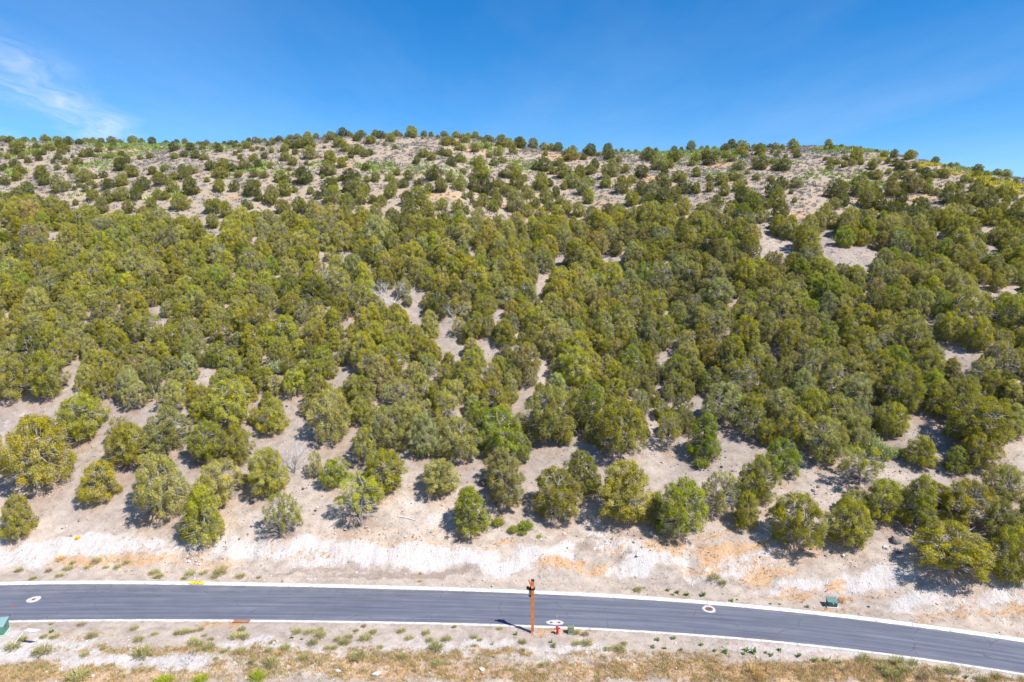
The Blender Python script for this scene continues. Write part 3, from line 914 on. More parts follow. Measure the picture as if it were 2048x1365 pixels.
TILES = {
 (0, 240): "40,175,90 110,205,90 255,180,80 498,185,70 685,200,60 345,190,60,y 85,240,70 210,300,110 140,290,80 20,318,35 320,312,50 175,365,130 385,300,80 460,235,90 505,320,110 600,295,90 590,235,100 700,262,110 810,260,90 660,340,120 880,245,90 960,250,90 1035,250,90 1010,285,60 1150,255,110 1160,285,60 1240,250,60 1135,318,60 1245,380,80 1290,305,55 1355,245,110 1445,235,70 1555,255,90 1700,240,60 1810,230,70 1895,240,80 2030,235,60 1010,340,90 920,385,100 850,390,100 980,388,50 745,398,45 1140,400,80,y 1075,400,60,y 1440,412,60 1535,400,80 1300,450,90 1235,525,150 1355,590,150 1780,325,110 1950,330,120 1790,405,90 1885,390,90 2000,400,110 10,380,50 80,405,65 220,405,80 285,445,85 290,365,45 400,425,80 370,370,90 440,365,70 150,485,110 190,550,110 245,560,70 48,525,90 170,627,110 40,670,120 545,450,60 595,415,80 625,365,90 670,462,80 590,520,70 800,470,110 745,545,120 705,570,30 430,600,150 455,675,140 365,580,50 610,750,160,p 860,640,190,p 820,700,70 690,700,90 930,670,80 970,710,60 960,610,80 765,725,50 880,740,80,g 1110,710,150 1250,680,140 1060,600,80 1460,730,140 1560,560,110 1600,590,80 1690,530,90 1655,672,160 1765,745,130 1900,610,130 1790,615,110 1605,825,120 1870,540,90 1960,560,110 1950,770,190 1700,820,100 375,708,30 775,880,70 280,790,150 190,860,150 290,880,120 80,850,110 400,900,120 1250,830,150 1120,850,130 950,830,130 560,900,120 660,980,140 1400,830,140 1550,930,120 1850,930,190 1330,960,130 1050,960,150,p 880,980,120,p 150,1100,200,y 750,1110,130,y 1230,1070,150,p 1480,1020,140",
 (400, 240): "20,225,60 70,235,60 165,245,40 55,275,55 25,310,70 250,230,50 45,415,90 195,335,100 320,270,80 355,290,55 370,225,50 405,285,45 410,340,65 480,300,90 450,215,40 500,215,70 360,370,60 410,410,60 565,245,80 610,242,60 535,325,60 585,310,50 640,320,50 660,210,50 700,270,60 755,262,50 740,205,60 785,240,65 815,205,70 850,235,50 735,345,65 660,408,75 560,400,70 885,250,70 925,205,90 995,195,80 1030,180,50,p 1100,190,100 1190,200,80 870,330,100 875,425,110 960,300,120 1050,290,130 1130,290,120 975,360,80 955,470,110 1130,410,150,p 1090,470,50 1135,475,45 1275,298,45 1295,245,50 1280,170,50 1340,215,100 1375,150,70 1430,290,130 1460,160,110 1490,330,110 1330,440,150 1610,360,140 1530,170,80 1610,225,110 1650,140,110 1750,250,120 1855,200,110 1790,130,90 1950,235,110 1890,272,50 1995,305,60 2010,165,90 1925,150,50 1740,370,80 1690,385,90,p 1545,395,80 1500,420,60,b 1450,490,120 1310,570,180,p 1255,605,55,b 240,510,160 340,530,110 110,520,120 210,600,160 75,640,70 395,590,90 460,515,130 540,430,100 600,500,110 710,505,60 735,475,60 920,525,60 560,590,100 655,600,100 850,650,160 1065,660,210 530,780,180 590,690,90 350,740,110 200,740,140 595,835,100 730,870,170 870,780,170 970,750,70 485,925,110 1130,765,80,b 1200,825,100 1330,770,170 1370,640,80 1350,860,190,y 1445,630,80 1550,620,160 1710,640,90 1800,635,110 1700,520,100 1940,630,110 2020,570,80 1535,745,140 1640,800,180 1710,750,90 1940,800,150 1980,720,110 1490,950,180 1650,870,130 1760,860,100 1860,890,130 180,960,160 110,960,140 270,1000,150 130,1110,140 700,1100,190,p 860,960,150 1020,960,160 1170,980,170 1330,990,140 1120,1100,160,g 1000,1120,130,y 1500,1060,160 1650,1050,160 1800,1010,150,p 560,1080,160 400,1080,140,p",
 (800, 240): "10,160,40 125,190,150 245,165,70 315,170,65 230,205,35 455,165,90,p 390,190,45 460,270,110 580,165,100 660,240,120 530,260,110 610,320,110 700,170,80 770,205,100 830,190,60 900,180,90 930,225,80 865,245,65 1035,285,150 1110,290,110 1230,300,150 1240,200,130 1370,280,130,p 1480,305,110 1550,260,90 1620,320,130 770,335,110,p 885,300,60,b 430,370,110 500,385,110 240,390,120 320,420,110 170,455,90 530,480,110 620,440,120 1010,370,120 915,395,70 1150,360,110 970,475,90 1050,450,100,p 795,490,150 1455,530,190,d 1490,375,60 1765,315,110 1740,420,170 1625,480,110 1810,380,60 1880,415,80 1950,380,150 1900,330,80 2030,380,50 650,560,80 830,610,190 715,610,60 1045,585,80,d 1160,600,180,p 1275,630,80 345,620,190,d 190,680,110 90,620,110 30,700,120 295,750,110 420,740,140 510,640,120,p 605,725,150 760,740,140 895,770,190 1000,690,110 1060,770,120,y 1200,720,180 1310,810,130 1380,910,120 1150,810,130,p 1450,720,180 1530,690,110 1495,845,140 1600,800,110 1180,950,190,p 660,815,65,g 720,810,90,b 850,890,120 745,865,60 795,920,100 975,830,110 990,900,120 955,945,120 430,930,120 290,990,170 200,880,200 590,960,130 680,970,80 1560,560,90 1680,600,180 1760,700,170,p 1680,720,80 1880,770,160,g 1930,860,130 1840,600,150 1930,680,120,b 1950,560,130 2000,500,110 70,880,150 100,1010,190 200,1090,150 620,1090,170,g 800,1060,150,p 1000,1110,140 1200,1090,160 1450,1080,180 1600,1050,190 1700,960,150 1830,990,170,p 1960,1060,160 450,1090,140 1520,940,130 1310,1000,130 1640,870,100",
 (1200, 240): "80,360,130 45,300,50 165,320,50 225,325,60 290,328,40 370,320,45,g 90,420,130 190,440,80 255,550,120 110,590,200,p 490,340,90 575,330,60 490,430,150 430,595,150 600,520,180,p 330,650,100 660,555,90 710,500,110 760,440,170 760,310,70 835,308,55 935,310,115,g 1040,300,60 1095,285,60 1170,285,60,y 1085,410,140 975,440,110 945,480,80,p 1135,465,150 940,345,40 1200,375,90 1280,330,110 1290,400,100 1350,300,110 1350,430,90 1450,330,130 1430,365,120 1485,400,80 1585,280,65 1520,270,50 1425,515,140,g 1535,330,35 1590,330,50 1665,310,80 1640,360,130 1655,400,80 1740,270,60 1800,310,80 1870,310,60 1760,350,50 1805,388,60 1830,350,50 1980,310,120 1985,345,60 1900,395,55 2015,395,90 1640,515,150,d 1580,440,70 1765,450,65 1860,525,175,d 1385,630,150 1510,560,60 1600,625,90 1120,638,85 990,590,110 1480,670,65 1245,670,150 1745,640,90 1855,725,150,d 1780,805,165,d 2010,700,130,g 1955,765,50 1990,850,60 815,640,160 870,760,160 980,760,100 1115,740,100,p 1270,780,130 1410,740,140 1440,865,165 1380,900,80 1520,790,110 1200,910,150 1335,1000,160 1600,870,130 1560,960,180 1690,920,110 1640,1060,160 1800,890,180 1840,1035,190,d 1905,1070,70 1790,1120,130 1130,1050,200,p 1450,1110,220 640,700,170 530,830,180,g 60,700,140 230,760,180 420,780,140 330,880,150 190,990,150,b 480,920,170 650,880,190 760,850,150 850,980,180 560,1040,190,p 700,1080,190 420,1060,150 80,1010,160 980,1090,150 260,1080,150 700,960,150 1030,930,90,p",
 (1648, 240): "45,260,90 15,320,50 85,315,70 180,290,55 200,350,55 295,315,60 335,315,45 375,308,40 215,415,65 340,420,150 285,475,90 370,465,80 140,460,75 65,460,80 205,488,70 60,520,85 10,425,50 540,338,45 620,385,80 635,340,30 710,395,80 720,360,80 875,410,115 900,370,115,g 1140,450,95 655,455,65 565,445,40 500,480,100 490,520,90 745,475,100 800,520,130,d 930,500,70 985,535,80 665,560,80 550,610,110 475,590,70 410,600,80 760,590,80 725,620,90 685,630,70 855,610,120,p 1035,610,150 1115,600,75 1075,660,85 1185,560,75 1235,600,110 1235,490,45 1290,495,60 1355,490,60 1420,515,35 1520,500,40 1575,540,100 1575,590,90 1665,590,80 1775,580,85 1870,590,90 1875,635,55 1965,660,65 1735,628,45 1430,645,90 1510,645,60,g 1380,710,100 1285,740,110 1195,695,35 1600,690,80 1550,740,110 1675,690,50 1580,640,60 1855,740,70 1915,745,50 1700,805,130 1820,800,110 1590,815,140,p 1925,830,110 1870,875,90 2030,890,90 120,810,200,d 190,750,130 330,670,90,b 450,680,70,b 370,790,200,p 530,710,90,p 560,780,80 105,920,130,p 200,890,110 680,790,170,r 915,750,200,r 820,760,110 790,700,100 1060,760,110 1145,780,90 790,865,150,d 440,910,220 600,950,190 1250,860,140 1370,830,120 980,980,190,d 1130,1000,120,r 710,1005,160 1500,880,120 1380,1000,200 1470,1050,180,g 1570,900,120 1680,980,180,d 1750,860,80 1820,1000,140 1830,1070,110 1970,1000,160 380,1110,160,d 480,1130,150 800,1060,180,d 950,1100,230 1250,1110,230 1600,1080,150 1950,1110,200 700,1130,140 90,1110,180,p 20,1000,140",
}
# open ground that stays open: ellipses (x, y, rx, ry) on the photograph
GAPS = [(1085,560,14,14),(1120,520,16,12),(1217,518,20,12),(688,508,24,10),(645,524,9,8),(835,590,11,22),(837,640,11,18),(893,690,24,13),(985,703,16,20),(1090,735,16,26),
        (1055,795,18,16),(750,800,10,13),(597,810,26,30),(590,845,28,26),(690,745,18,13),(1330,712,22,9),(1400,815,16,10),(1838,845,26,18),(1938,732,16,26),(1918,700,16,7),
        (1552,497,54,24),(1700,512,80,18),(1655,470,26,14),(1420,415,20,10),(1530,470,20,12),(1880,470,16,14),(1990,500,16,10),(1968,462,16,10),(1965,578,13,9),(2020,580,14,10),(432,463,16,9),(110,468,10,9),(4,455,6,9),(318,625,12,8),(68,780,40,10),(128,762,26,16),(40,830,80,36),
        (310,808,22,22),(150,905,60,26),(1215,405,18,14),(1190,1030,20,20),(1280,960,60,20),(690,655,12,8),(860,512,0,0),(560,632,12,6),(1345,465,0,0),(1480,905,40,16),(1760,945,60,20),(1620,840,0,0),(420,745,20,10),
        (880,940,60,20),(1140,950,60,40),(700,440,0,0),(1000,620,14,8),(1560,785,0,0),(100,470,0,0),(787,602,26,15),(912,634,13,8),(1545,794,12,8)]
FILL_TOP = [(-80,400),(0,420),(100,440),(230,450),(340,460),(430,468),(560,455),(760,455),(1000,462),(1180,455),(1240,440),(1380,455),(1450,462),(1530,470),(1600,465),(1700,452),(1830,450),(1950,450),(2140,445)]
FILL_BOT = [(-80,790),(0,770),(100,745),(150,790),(260,830),(400,850),(520,850),(570,800),(640,850),(800,880),(880,890),(1050,870),(1190,900),(1300,880),(1400,860),(1490,890),(1640,890),(1760,880),(1830,850),(1900,880),(1960,860),(2000,980),(2140,1010)]

TREES = []   # X, Y, Z, width m, height m, tone, shape, label, photo x, photo y
a = np.array([r[:4] for r in NEAR], float)
X, Y, Z = hit(a[:, 0], a[:, 1])
s = ppm(X, Y, Z)

def stand(x, y, z, wpx, hpx):
    """crown width and height in metres from its outline, and the foot of its trunk behind the front of the crown"""
    sc = ppm(x, y, z)
    sd_ = np.clip((CAM_H - z) / np.hypot(y, CAM_H - z), 0.0, 1)
    wm, hm = wpx / sc, hpx / sc
    ht = 2 * np.sqrt(np.clip((hm / 2)**2 - (sd_ * wm / 2)**2, (0.26 * wm)**2, None)) / np.sqrt(1 - sd_**2)
    y2 = y + 0.14 * wm * sd_ / 0.42
    return wm, ht, x * y2 / y, y2
Wm, Hm, X, Y = stand(X, Y, Z, a[:, 2], a[:, 3]); Z = ground_z(X, Y)
for i, r in enumerate(NEAR):
    TREES.append([X[i], Y[i], Z[i], 0.93 * Wm[i], 0.92 * Hm[i], r[4], r[5], r[6], r[0], r[1]])
tl = []
for (tx, ty), txt in TILES.items():
    for e in txt.split():
        q = e.split(',')
        tl.append((tx + float(q[0]) / 5.12, ty + float(q[1]) / 5.12, float(q[2]) / 5.12, q[3] if len(q) > 3 else ''))
a = np.array([t[:3] for t in tl], float)
X, Y, Z = hit(a[:, 0], a[:, 1] - 1.0)
s = ppm(X, Y, Z)
for i, t in enumerate(tl):
    wd = t[2] / s[i]
    if i % 1 == 0:
        hk = rng.uniform(0.66, 0.90) if t[1] < 380 else rng.uniform(0.85, 1.12)
        tn = t[3] or rng.choice(['o', 'o', 'o', 'd', 'y'], p=[.3, .2, .1, .3, .1])
        shp = rng.choice(['bush', 'dome'], p=[.8, .2]) if t[1] < 400 else rng.choice(['bush', 'dome', 'wide'], p=[.4, .4, .2]) if t[1] < 440 else rng.choice(['dome', 'wide', 'cone'], p=[.6, .25, .15])
        TREES.append([X[i], Y[i], Z[i], wd * 0.99, wd * 1.04 * hk, tn, shp, None, t[0], t[1]])

# dense belt: fill with a Poisson-like throw, keeping clear of measured trees and gaps
ft = np.array(FILL_TOP, float); fb = np.array(FILL_BOT, float)
cells = {}
CS = 4.0
def put(x, y, r): cells.setdefault((int(x // CS), int(y // CS)), []).append((x, y, r))
def clash(x, y, r):
    ci, cj = int(x // CS), int(y // CS)
    for i in range(ci - 1, ci + 2):
        for j in range(cj - 1, cj + 2):
            for (a_, b_, c_) in cells.get((i, j), ()):
                if math.hypot((x - a_), (y - b_)) < 0.5 * (r + c_): return True
    return False
for t in TREES: put(t[0], t[1], t[3] * 0.66)
fr = np.random.default_rng(5)
cand_x = fr.uniform(-135, 150, 60000); cand_y = fr.uniform(78, 190, 60000)
cand_z = ground_z(cand_x, cand_y)
dep = cand_y * CP - (cand_z - CAM_H) * SP
ph_x = 1024 + 1365.33 * cand_x / dep
ph_y = 682.5 - 1365.33 * ((cand_z - CAM_H) * CP + cand_y * SP) / dep
gp = np.array([g for g in GAPS if g[2] > 0], float)
gp[:, 2:] *= 0.66
for k in range(len(cand_x)):
    x_, y_ = ph_x[k], ph_y[k]
    if x_ < -60 or x_ > 2110: continue
    if y_ < np.interp(x_, ft[:, 0], ft[:, 1]) or y_ > np.interp(x_, fb[:, 0], fb[:, 1]): continue
    sc = 1365.33 / dep[k]
    wd = float(np.clip(fr.normal(3.4, 0.8), 1.7, 5.4))
    hh = wd * float(fr.uniform(0.98, 1.25))
    wpx, hpx = wd * sc, hh * sc
    dx_ = (gp[:, 0] - x_) / (gp[:, 2] + wpx * .36)
    yy_ = np.clip(gp[:, 1], y_ - hpx * 0.85, y_) - gp[:, 1]
    dy_ = yy_ / gp[:, 3]
    if ((dx_**2 + dy_**2) < 1).any(): continue
    r_ = wd * 0.66
    if clash(cand_x[k], cand_y[k], r_): continue
    put(cand_x[k], cand_y[k], r_)
    left = x_ < 700
    tn = fr.choice(['o', 'y', 'p', 'b', 'd', 'g', 'r'], p=([.38, .26, .22, .05, .03, .05, .01] if left else [.36, .14, .22, .08, .08, .09, .03]))
    shp = fr.choice(['dome', 'wide', 'cone', 'thin'], p=[.42, .12, .34, .12])
    TREES.append([cand_x[k], cand_y[k], cand_z[k], wd, hh, tn, shp, None, x_, y_])
print('trees', len(TREES))

# ---------------------------------------------------------------- ground sheet
def axis(segs):
    out = []
    for a_, b_, st in segs: out.append(np.arange(a_, b_, st))
    out.append([segs[-1][1]])
    return np.concatenate(out)
gx = axis([(-1600, -330, 60), (-330, -120, 3.0), (-120, -62, 0.8), (-62, 62, 0.32), (62, 120, 0.8), (120, 330, 3.0), (330, 1600, 60)])
gy = axis([(-900, -60, 60), (-60, 34, 6), (34, 46, 0.8), (46, 56, 0.2), (56, 61, 0.35), (61, 78, 0.2), (78, 120, 0.5), (120, 260, 1.0), (260, 420, 6), (420, 1800, 60)])
GX, GY = np.meshgrid(gx, gy)
GZ = ground_z(GX, GY)
# the bed follows the kerb lines: nothing of the earth sheet may show above road or kerb
d_b = GY - f_back(GX); d_f = f_front(GX) - GY
GZ = np.where((d_b > 0) & (d_b <= KW) | (d_f > 0) & (d_f <= KW), 0.085, GZ)
GZ = np.where((d_b < 0.42) & (d_f < 0.42), 0.05, GZ)
GZ = np.where((d_b < 0.27) & (d_f < 0.27), -0.16, GZ)
nx, ny = len(gx), len(gy)
V = np.stack([GX.ravel(), GY.ravel(), GZ.ravel()], 1)
i, j = np.meshgrid(np.arange(nx - 1), np.arange(ny - 1))
b0 = (j * nx + i).ravel()
F = np.stack([b0, b0 + 1, b0 + nx + 1, b0 + nx], 1)
FX, FY = GX.ravel(), GY.ravel()
chalk = ell(CHALK, FX, FY); grass = ell(GRASS, FX, FY); brown = ell(BROWN, FX, FY)
sage = sstep(128, 152, FY + 6 * fbm(FX, FY, 201, 12, 3))
d_up = FY - yb(FX)
chalk = np.where((d_up > -3) & (d_up < 1.2) & (d_up > 0), chalk * .5, chalk)
roadside = 1 - 0.75 * sstep(73, 84, FY + 3 * fbm(FX, FY, 203, 9, 2))
duff = np.zeros(FX.shape)
for t in TREES:
    if t[1] > 130: continue
    r_ = t[3] * 0.52
    i0, i1 = np.searchsorted(gx, [t[0] - r_ * 1.6, t[0] + r_ * 1.6]); j0, j1 = np.searchsorted(gy, [t[1] - r_ * 1.6, t[1] + r_ * 1.6])
    if i1 <= i0 or j1 <= j0: continue
    dd = ((GX[j0:j1, i0:i1] - t[0])**2 + (GY[j0:j1, i0:i1] - t[1] + .2 * r_)**2) / r_**2
    dv_ = duff.reshape(ny, nx)[j0:j1, i0:i1]
    np.maximum(dv_, 0.75 * np.clip(1.3 - dd * 0.8, 0, 1), out=dv_)
me = mesh_np('hillside', V, F, ground_material(), True,
             {'chalk': ('FLOAT', chalk), 'grass': ('FLOAT', grass), 'sage': ('FLOAT', sage), 'brown': ('FLOAT', brown), 'duff': ('FLOAT', duff), 'roadside': ('FLOAT', roadside)})
tag(add('hillside', me), kind='structure')

# ---------------------------------------------------------------- juniper prototypes (unit height)
def crown_profile(shape, u, R):
    if shape == 'cone':
        return R * (0.30 + 0.70 * np.clip(1 - u, 0, 1)**0.75) * np.where(u < .16, .75 + u * 1.6, 1.0) * np.clip((1.02 - u) * 6, 0, 1)
    if shape == 'umbrella':
        return R * np.sqrt(np.clip(1 - ((u - .60) / .42)**2, 0.01, 1))
    if shape == 'bush':
        return R * np.sqrt(np.clip(1 - ((u - .42) / .60)**2, 0.01, 1))
    if shape == 'wide':
        return R * np.sqrt(np.clip(1 - (np.clip(u - .32, 0, 1) / .70)**2, 0.01, 1)) * np.where(u < .32, .72 + u * .87, 1.0)
    return R * np.sqrt(np.clip(1 - (np.clip(u - .38, 0, 1) / .63)**2, 0.01, 1)) * np.where(u < .38, .66 + u * .9, 1.0)


def make_juniper(seed, shape, wr=0.48, dense=1.0):
    r = np.random.default_rng(seed)
    R = wr
    u0 = {'umbrella': .30, 'thin': .10, 'wide': .06, 'dome': .04, 'cone': .02, 'bush': .0}[shape]
    n_lobe = int({'umbrella': 42, 'thin': 78, 'wide': 112, 'dome': 110, 'cone': 100, 'bush': 125}[shape] * dense)
    lobes = []
    lop = r.uniform(0, 2 * np.pi, 3)
    k = 0
    while len(lobes) < n_lobe and k < 4000:
        k += 1
        u = u0 + (1 - u0) * r.uniform(0, 1)**0.95
        az = r.uniform(0, 2 * np.pi)
        rad = crown_profile(shape if shape != 'thin' else 'dome', np.array(u), R) * (1 + .16 * math.sin(2 * az + lop[0]) + .10 * math.sin(3 * az + lop[1]))
        f = r.uniform(.55, .97) if r.uniform() < .86 else r.uniform(0, .5)
        lr = r.uniform(.045, .100) * (0.85 if shape == 'thin' else 1.0) * (1.1 - .25 * u)
        p = np.array([math.cos(az) * rad * f, math.sin(az) * rad * f, u * (1 - lr * .9)])
        p[2] = max(p[2], lr * .5)
        if all(np.linalg.norm((p - q[0]) * (1, 1, .8)) > .56 * (lr + q[1]) for q in lobes):
            lobes.append((p, lr))
    LV = []; T = []
    for p, lr in lobes:
        nc = int(19 * dense * (lr / .085)**1.7) + 5
        if shape == 'thin': nc = int(nc * .8)
        d = r.normal(0, 1, (nc, 3)); d[:, 2] = d[:, 2] * .9 + .35
        d /= np.linalg.norm(d, axis=1)[:, None]
        out = np.array([p[0], p[1], .12]); out /= np.linalg.norm(out)
        d = d + .45 * out; d /= np.linalg.norm(d, axis=1)[:, None]
        cc = p + d * lr * np.array([1, 1, 1.35]) * r.uniform(.72, 1.02, (nc, 1))
        cc[:, 2] = np.maximum(cc[:, 2], .015)
        lt = r.uniform(0, 1, 3)
        for c, dd in zip(cc, d):
            nl = r.integers(12, 19)
            q = c + r.normal(0, .0165, (nl, 3)) * np.array([1, 1, 1.2])
            nrm = dd + r.normal(0, .5, (nl, 3)); nrm /= np.linalg.norm(nrm, axis=1)[:, None]
            upv = np.array([0, 0, 1.]) + .6 * dd + r.normal(0, .45, (nl, 3))
            a1 = upv - nrm * (upv * nrm).sum(1)[:, None]; a1 /= np.linalg.norm(a1, axis=1)[:, None] + 1e-9
            a2 = np.cross(nrm, a1)
            L = r.uniform(.008, .0165, (nl, 1)); W = r.uniform(.0042, .0080, (nl, 1))
            quad = np.stack([q - a1 * L, q + a2 * W, q + a1 * L, q - a2 * W], 1)
            LV.append(quad.reshape(-1, 3))
            ct = np.clip(np.array([.5 * lt[0] + .5 * r.uniform(), lt[1] * .6 + .4 * r.uniform(), lt[2]]), 0, 1)
            T.append(np.repeat(np.clip(ct + r.normal(0, .10, (nl, 3)), 0, 1), 4, axis=0))
    LV = np.concatenate(LV); T = np.concatenate(T)
    ex = np.percentile(np.hypot(LV[:, 0], LV[:, 1]), 93.5); ez = np.percentile(LV[:, 2], 99.2)
    fx_, fz_ = R / ex, 1.0 / ez
    LV = LV * np.array([fx_, fx_, fz_])
    lobes = [(p * np.array([fx_, fx_, fz_]), lr) for p, lr in lobes]
    F = np.arange(len(LV)).reshape(-1, 4)
    crown = mesh_np('juniper_crown', LV, F, M_leaf, False, {'tint': ('FLOAT_VECTOR', T)})
    # trunk and limbs
    m = MB()
    ns = r.integers(2, 4)
    stems = []
    for s_ in range(ns):
        az = 2 * np.pi * s_ / ns + r.uniform(0, 1.5)
        lean = r.uniform(.05, .16) if ns > 1 else .03
        P = [np.array([math.cos(az) * .012, math.sin(az) * .012, -.06])]
        for kk in range(1, 5):
            P.append(np.array([math.cos(az) * lean * kk / 2.2, math.sin(az) * lean * kk / 2.2, .17 * kk]) + r.normal(0, .014, 3))
        m.tube(P, [.036, .028, .020, .013, .006], 6, False)
        stems.append(P)
    allp = [p for s_ in stems for p in s_[1:]]
    for p, lr in lobes:
        b = min(allp, key=lambda q: np.linalg.norm((p - q) * (1, 1, 1.6)) + (2 if q[2] > p[2] else 0))
        mid = (b * .5 + p * .5) + r.normal(0, .018, 3) - np.array([0, 0, .02])
        m.tube([b, mid, p], [.010, .007, .003], 4, False)
        for _ in range(3):
            e = p + r.normal(0, lr * .8, 3) + np.array([p[0], p[1], .05]) * .18
            m.tube([mid * .3 + p * .7, e], [.0035, .0012], 3, False)
    # dead grey twigs round the skirt and poking through the crown
    for _ in range(110 if shape in ('thin', 'umbrella') else (20 if shape == 'bush' else 80)):
        az = r.uniform(0, 2 * np.pi); u = r.uniform(.03, .42) if r.uniform() < .75 else r.uniform(.4, .9)
        rd = crown_profile('dome', np.array(u), R)
        b = np.array([math.cos(az) * rd * .35, math.sin(az) * rd * .35, u])
        e = np.array([math.cos(az + r.normal(0, .25)) * rd * r.uniform(.8, 1.1), math.sin(az + r.normal(0, .25)) * rd * r.uniform(.8, 1.1), max(.01, u + r.normal(-.01, .07))])
        md = (b + e) / 2 + r.normal(0, .02, 3)
        m.tube([b, md, e], [.0062, .0045, .002], 3, False)
        for _k in range(2):
            m.tube([md, md + (e - b) * .35 + r.normal(0, .04, 3)], [.0028, .001], 3, False)
    V = np.concatenate(m.v)
    trunk = mesh_np('juniper_trunk', V, [np.array(m.f[k]) for k in (3, 4) if m.f[k]], M_bark, False)
    return crown, trunk


PROTOS = []
spec = [('dome', .50), ('dome', .46), ('dome', .54), ('wide', .58), ('wide', .52), ('cone', .44), ('cone', .48), ('thin', .46), ('thin', .50), ('umbrella', .56), ('dome', .5), ('wide', .55), ('bush', .56), ('bush', .52), ('bush', .62)]
for i, (sh_, wr_) in enumerate(spec):
    cr_, tr_ = make_juniper(100 + i, sh_, wr_)
    PROTOS.append((sh_, wr_, cr_, tr_))
print('crown quads', [len(p[2].polygons) for p in PROTOS], 'trunk', [len(p[3].polygons) for p in PROTOS])
BY = {}
for i, p in enumerate(PROTOS): BY.setdefault(p[0], []).append(i)

# largest in the picture first: 300 as things, the rest as one belt of trees
T_ = sorted(TREES, key=lambda t: -(t[3] + t[4]) * float(ppm(t[0], t[1], t[2])) * (1.0 if -40 < t[8] < 2090 else .6))
for t in T_:
    t.append(None)
IND, REST = T_[:300], T_[300:]

TN = {'o': 'olive', 'y': 'yellow-green', 'p': 'pale', 'b': 'bright-green', 'd': 'dark', 'g': 'bluish', 'r': 'rusty'}
SHN = {'bush': 'bushy', 'dome': 'domed', 'wide': 'broad', 'cone': 'pointed', 'thin': 'sparse', 'umbrella': 'open-crowned'}
COL = [(-999, 130, 'at the far left edge'), (130, 300, 'near the left edge'), (300, 470, 'left of the leafless shrub'), (470, 640, 'above the leafless shrub'),
       (640, 770, 'left of the dead juniper'), (770, 900, 'above the lone pale juniper'), (900, 1010, 'above the dark boulder'), (1010, 1130, 'above the orange post'),
       (1130, 1260, 'above the brown scar'), (1260, 1400, 'right of the brown scar'), (1400, 1540, 'above the wide-lidded manhole'), (1540, 1690, 'above the small cabinet'),
       (1690, 1830, 'left of the stony gully'), (1830, 1950, 'beside the stony gully'), (1950, 9999, 'at the far right edge')]
ROWN = [(0, 470, 'on the upper slope'), (470, 560, 'in the upper belt'), (560, 640, 'in the middle belt'), (640, 710, 'in the lower belt'), (710, 790, 'low in the belt'), (790, 2000, 'at the belt foot')]


def place_words(x, y):
    c = next(n_ for a_, b_, n_ in COL if a_ <= x < b_)
    r_ = next(n_ for a_, b_, n_ in ROWN if a_ <= y < b_)
    return c, r_


def size_word(t):
    return 'small ' if t[4] < 3.7 else ('large ' if t[4] > 5.2 else '')


labels = {}
for t in IND:
    if t[7]:
        lab = t[7]
    else:
        c_, r_ = place_words(t[8], t[9])
        lab = f"{size_word(t)}{SHN[t[6]]} {TN[t[5]]} juniper {r_} {c_}"
    t[10] = lab
    labels.setdefault(lab, []).append(t)
for lab, ts in labels.items():
    if len(ts) == 2:
        ts.sort(key=lambda t: t[8])
        if abs(ts[0][8] - ts[1][8]) > 28:
            ts[0][10] = lab + ', left of two'; ts[1][10] = lab + ', right of two'
        else:
            ts.sort(key=lambda t: t[9])
            ts[0][10] = lab + ', upper of two'; ts[1][10] = lab + ', lower of two'
    elif len(ts) == 3:
        ts.sort(key=lambda t: t[8])
        for q, wd_ in zip(ts, ('leftmost', 'middle one', 'rightmost')):
            q[10] = lab + f', {wd_} of three'
    elif len(ts) > 3:
        ts.sort(key=lambda t: t[8])
        for q, wd_ in zip(ts, ('leftmost', 'second from left', 'third from left', 'fourth from left', 'fifth from left', 'sixth from left', 'seventh from left')):
            q[10] = lab + ', ' + wd_


tr_rng = np.random.default_rng(77)
def tone_of(t):
    c = np.array(TONES[t[5]]) * tr_rng.uniform(.82, 1.18)
    c = c * (1 + tr_rng.normal(0, .022, 3))
    # upper-slope trees are greener and darker kinds in their own right; trees far left carry more yellow tips
    if t[9] < 430: c = c * np.array([.80, .86, .75])
    elif t[8] > 1250: c = c * np.array([.86, .88, .92])
    elif t[8] < 800: c = c * np.array([1.04, 1.05, 1.12])
    return c


def proto_for(t):
    ids = BY[t[6]]
    return ids[int(tr_rng.integers(len(ids)))]


for t in IND:
    pi = proto_for(t)
    sh_, wr_, cm, tm = PROTOS[pi]
    root = bpy.data.objects.new('juniper_tree', None)
    root.empty_display_size = .4
    C.objects.link(root)
    root.location = (t[0], t[1], t[2] - .05)
    root.rotation_euler = (tr_rng.normal(0, .05), tr_rng.normal(0, .05), tr_rng.uniform(0, 6.28))
    sx = t[3] / (2.0 * wr_) * tr_rng.uniform(.97, 1.04)
    root.scale = (sx, sx * tr_rng.uniform(.92, 1.08), t[4])
    root['label'] = t[10]; root['category'] = 'tree'; root['group'] = 'junipers on the hillside'
    cr_ = add('crown', cm, root); tk_ = add('trunk', tm, root)
    cr_['tone'] = [float(v_) for v_ in tone_of(t)]


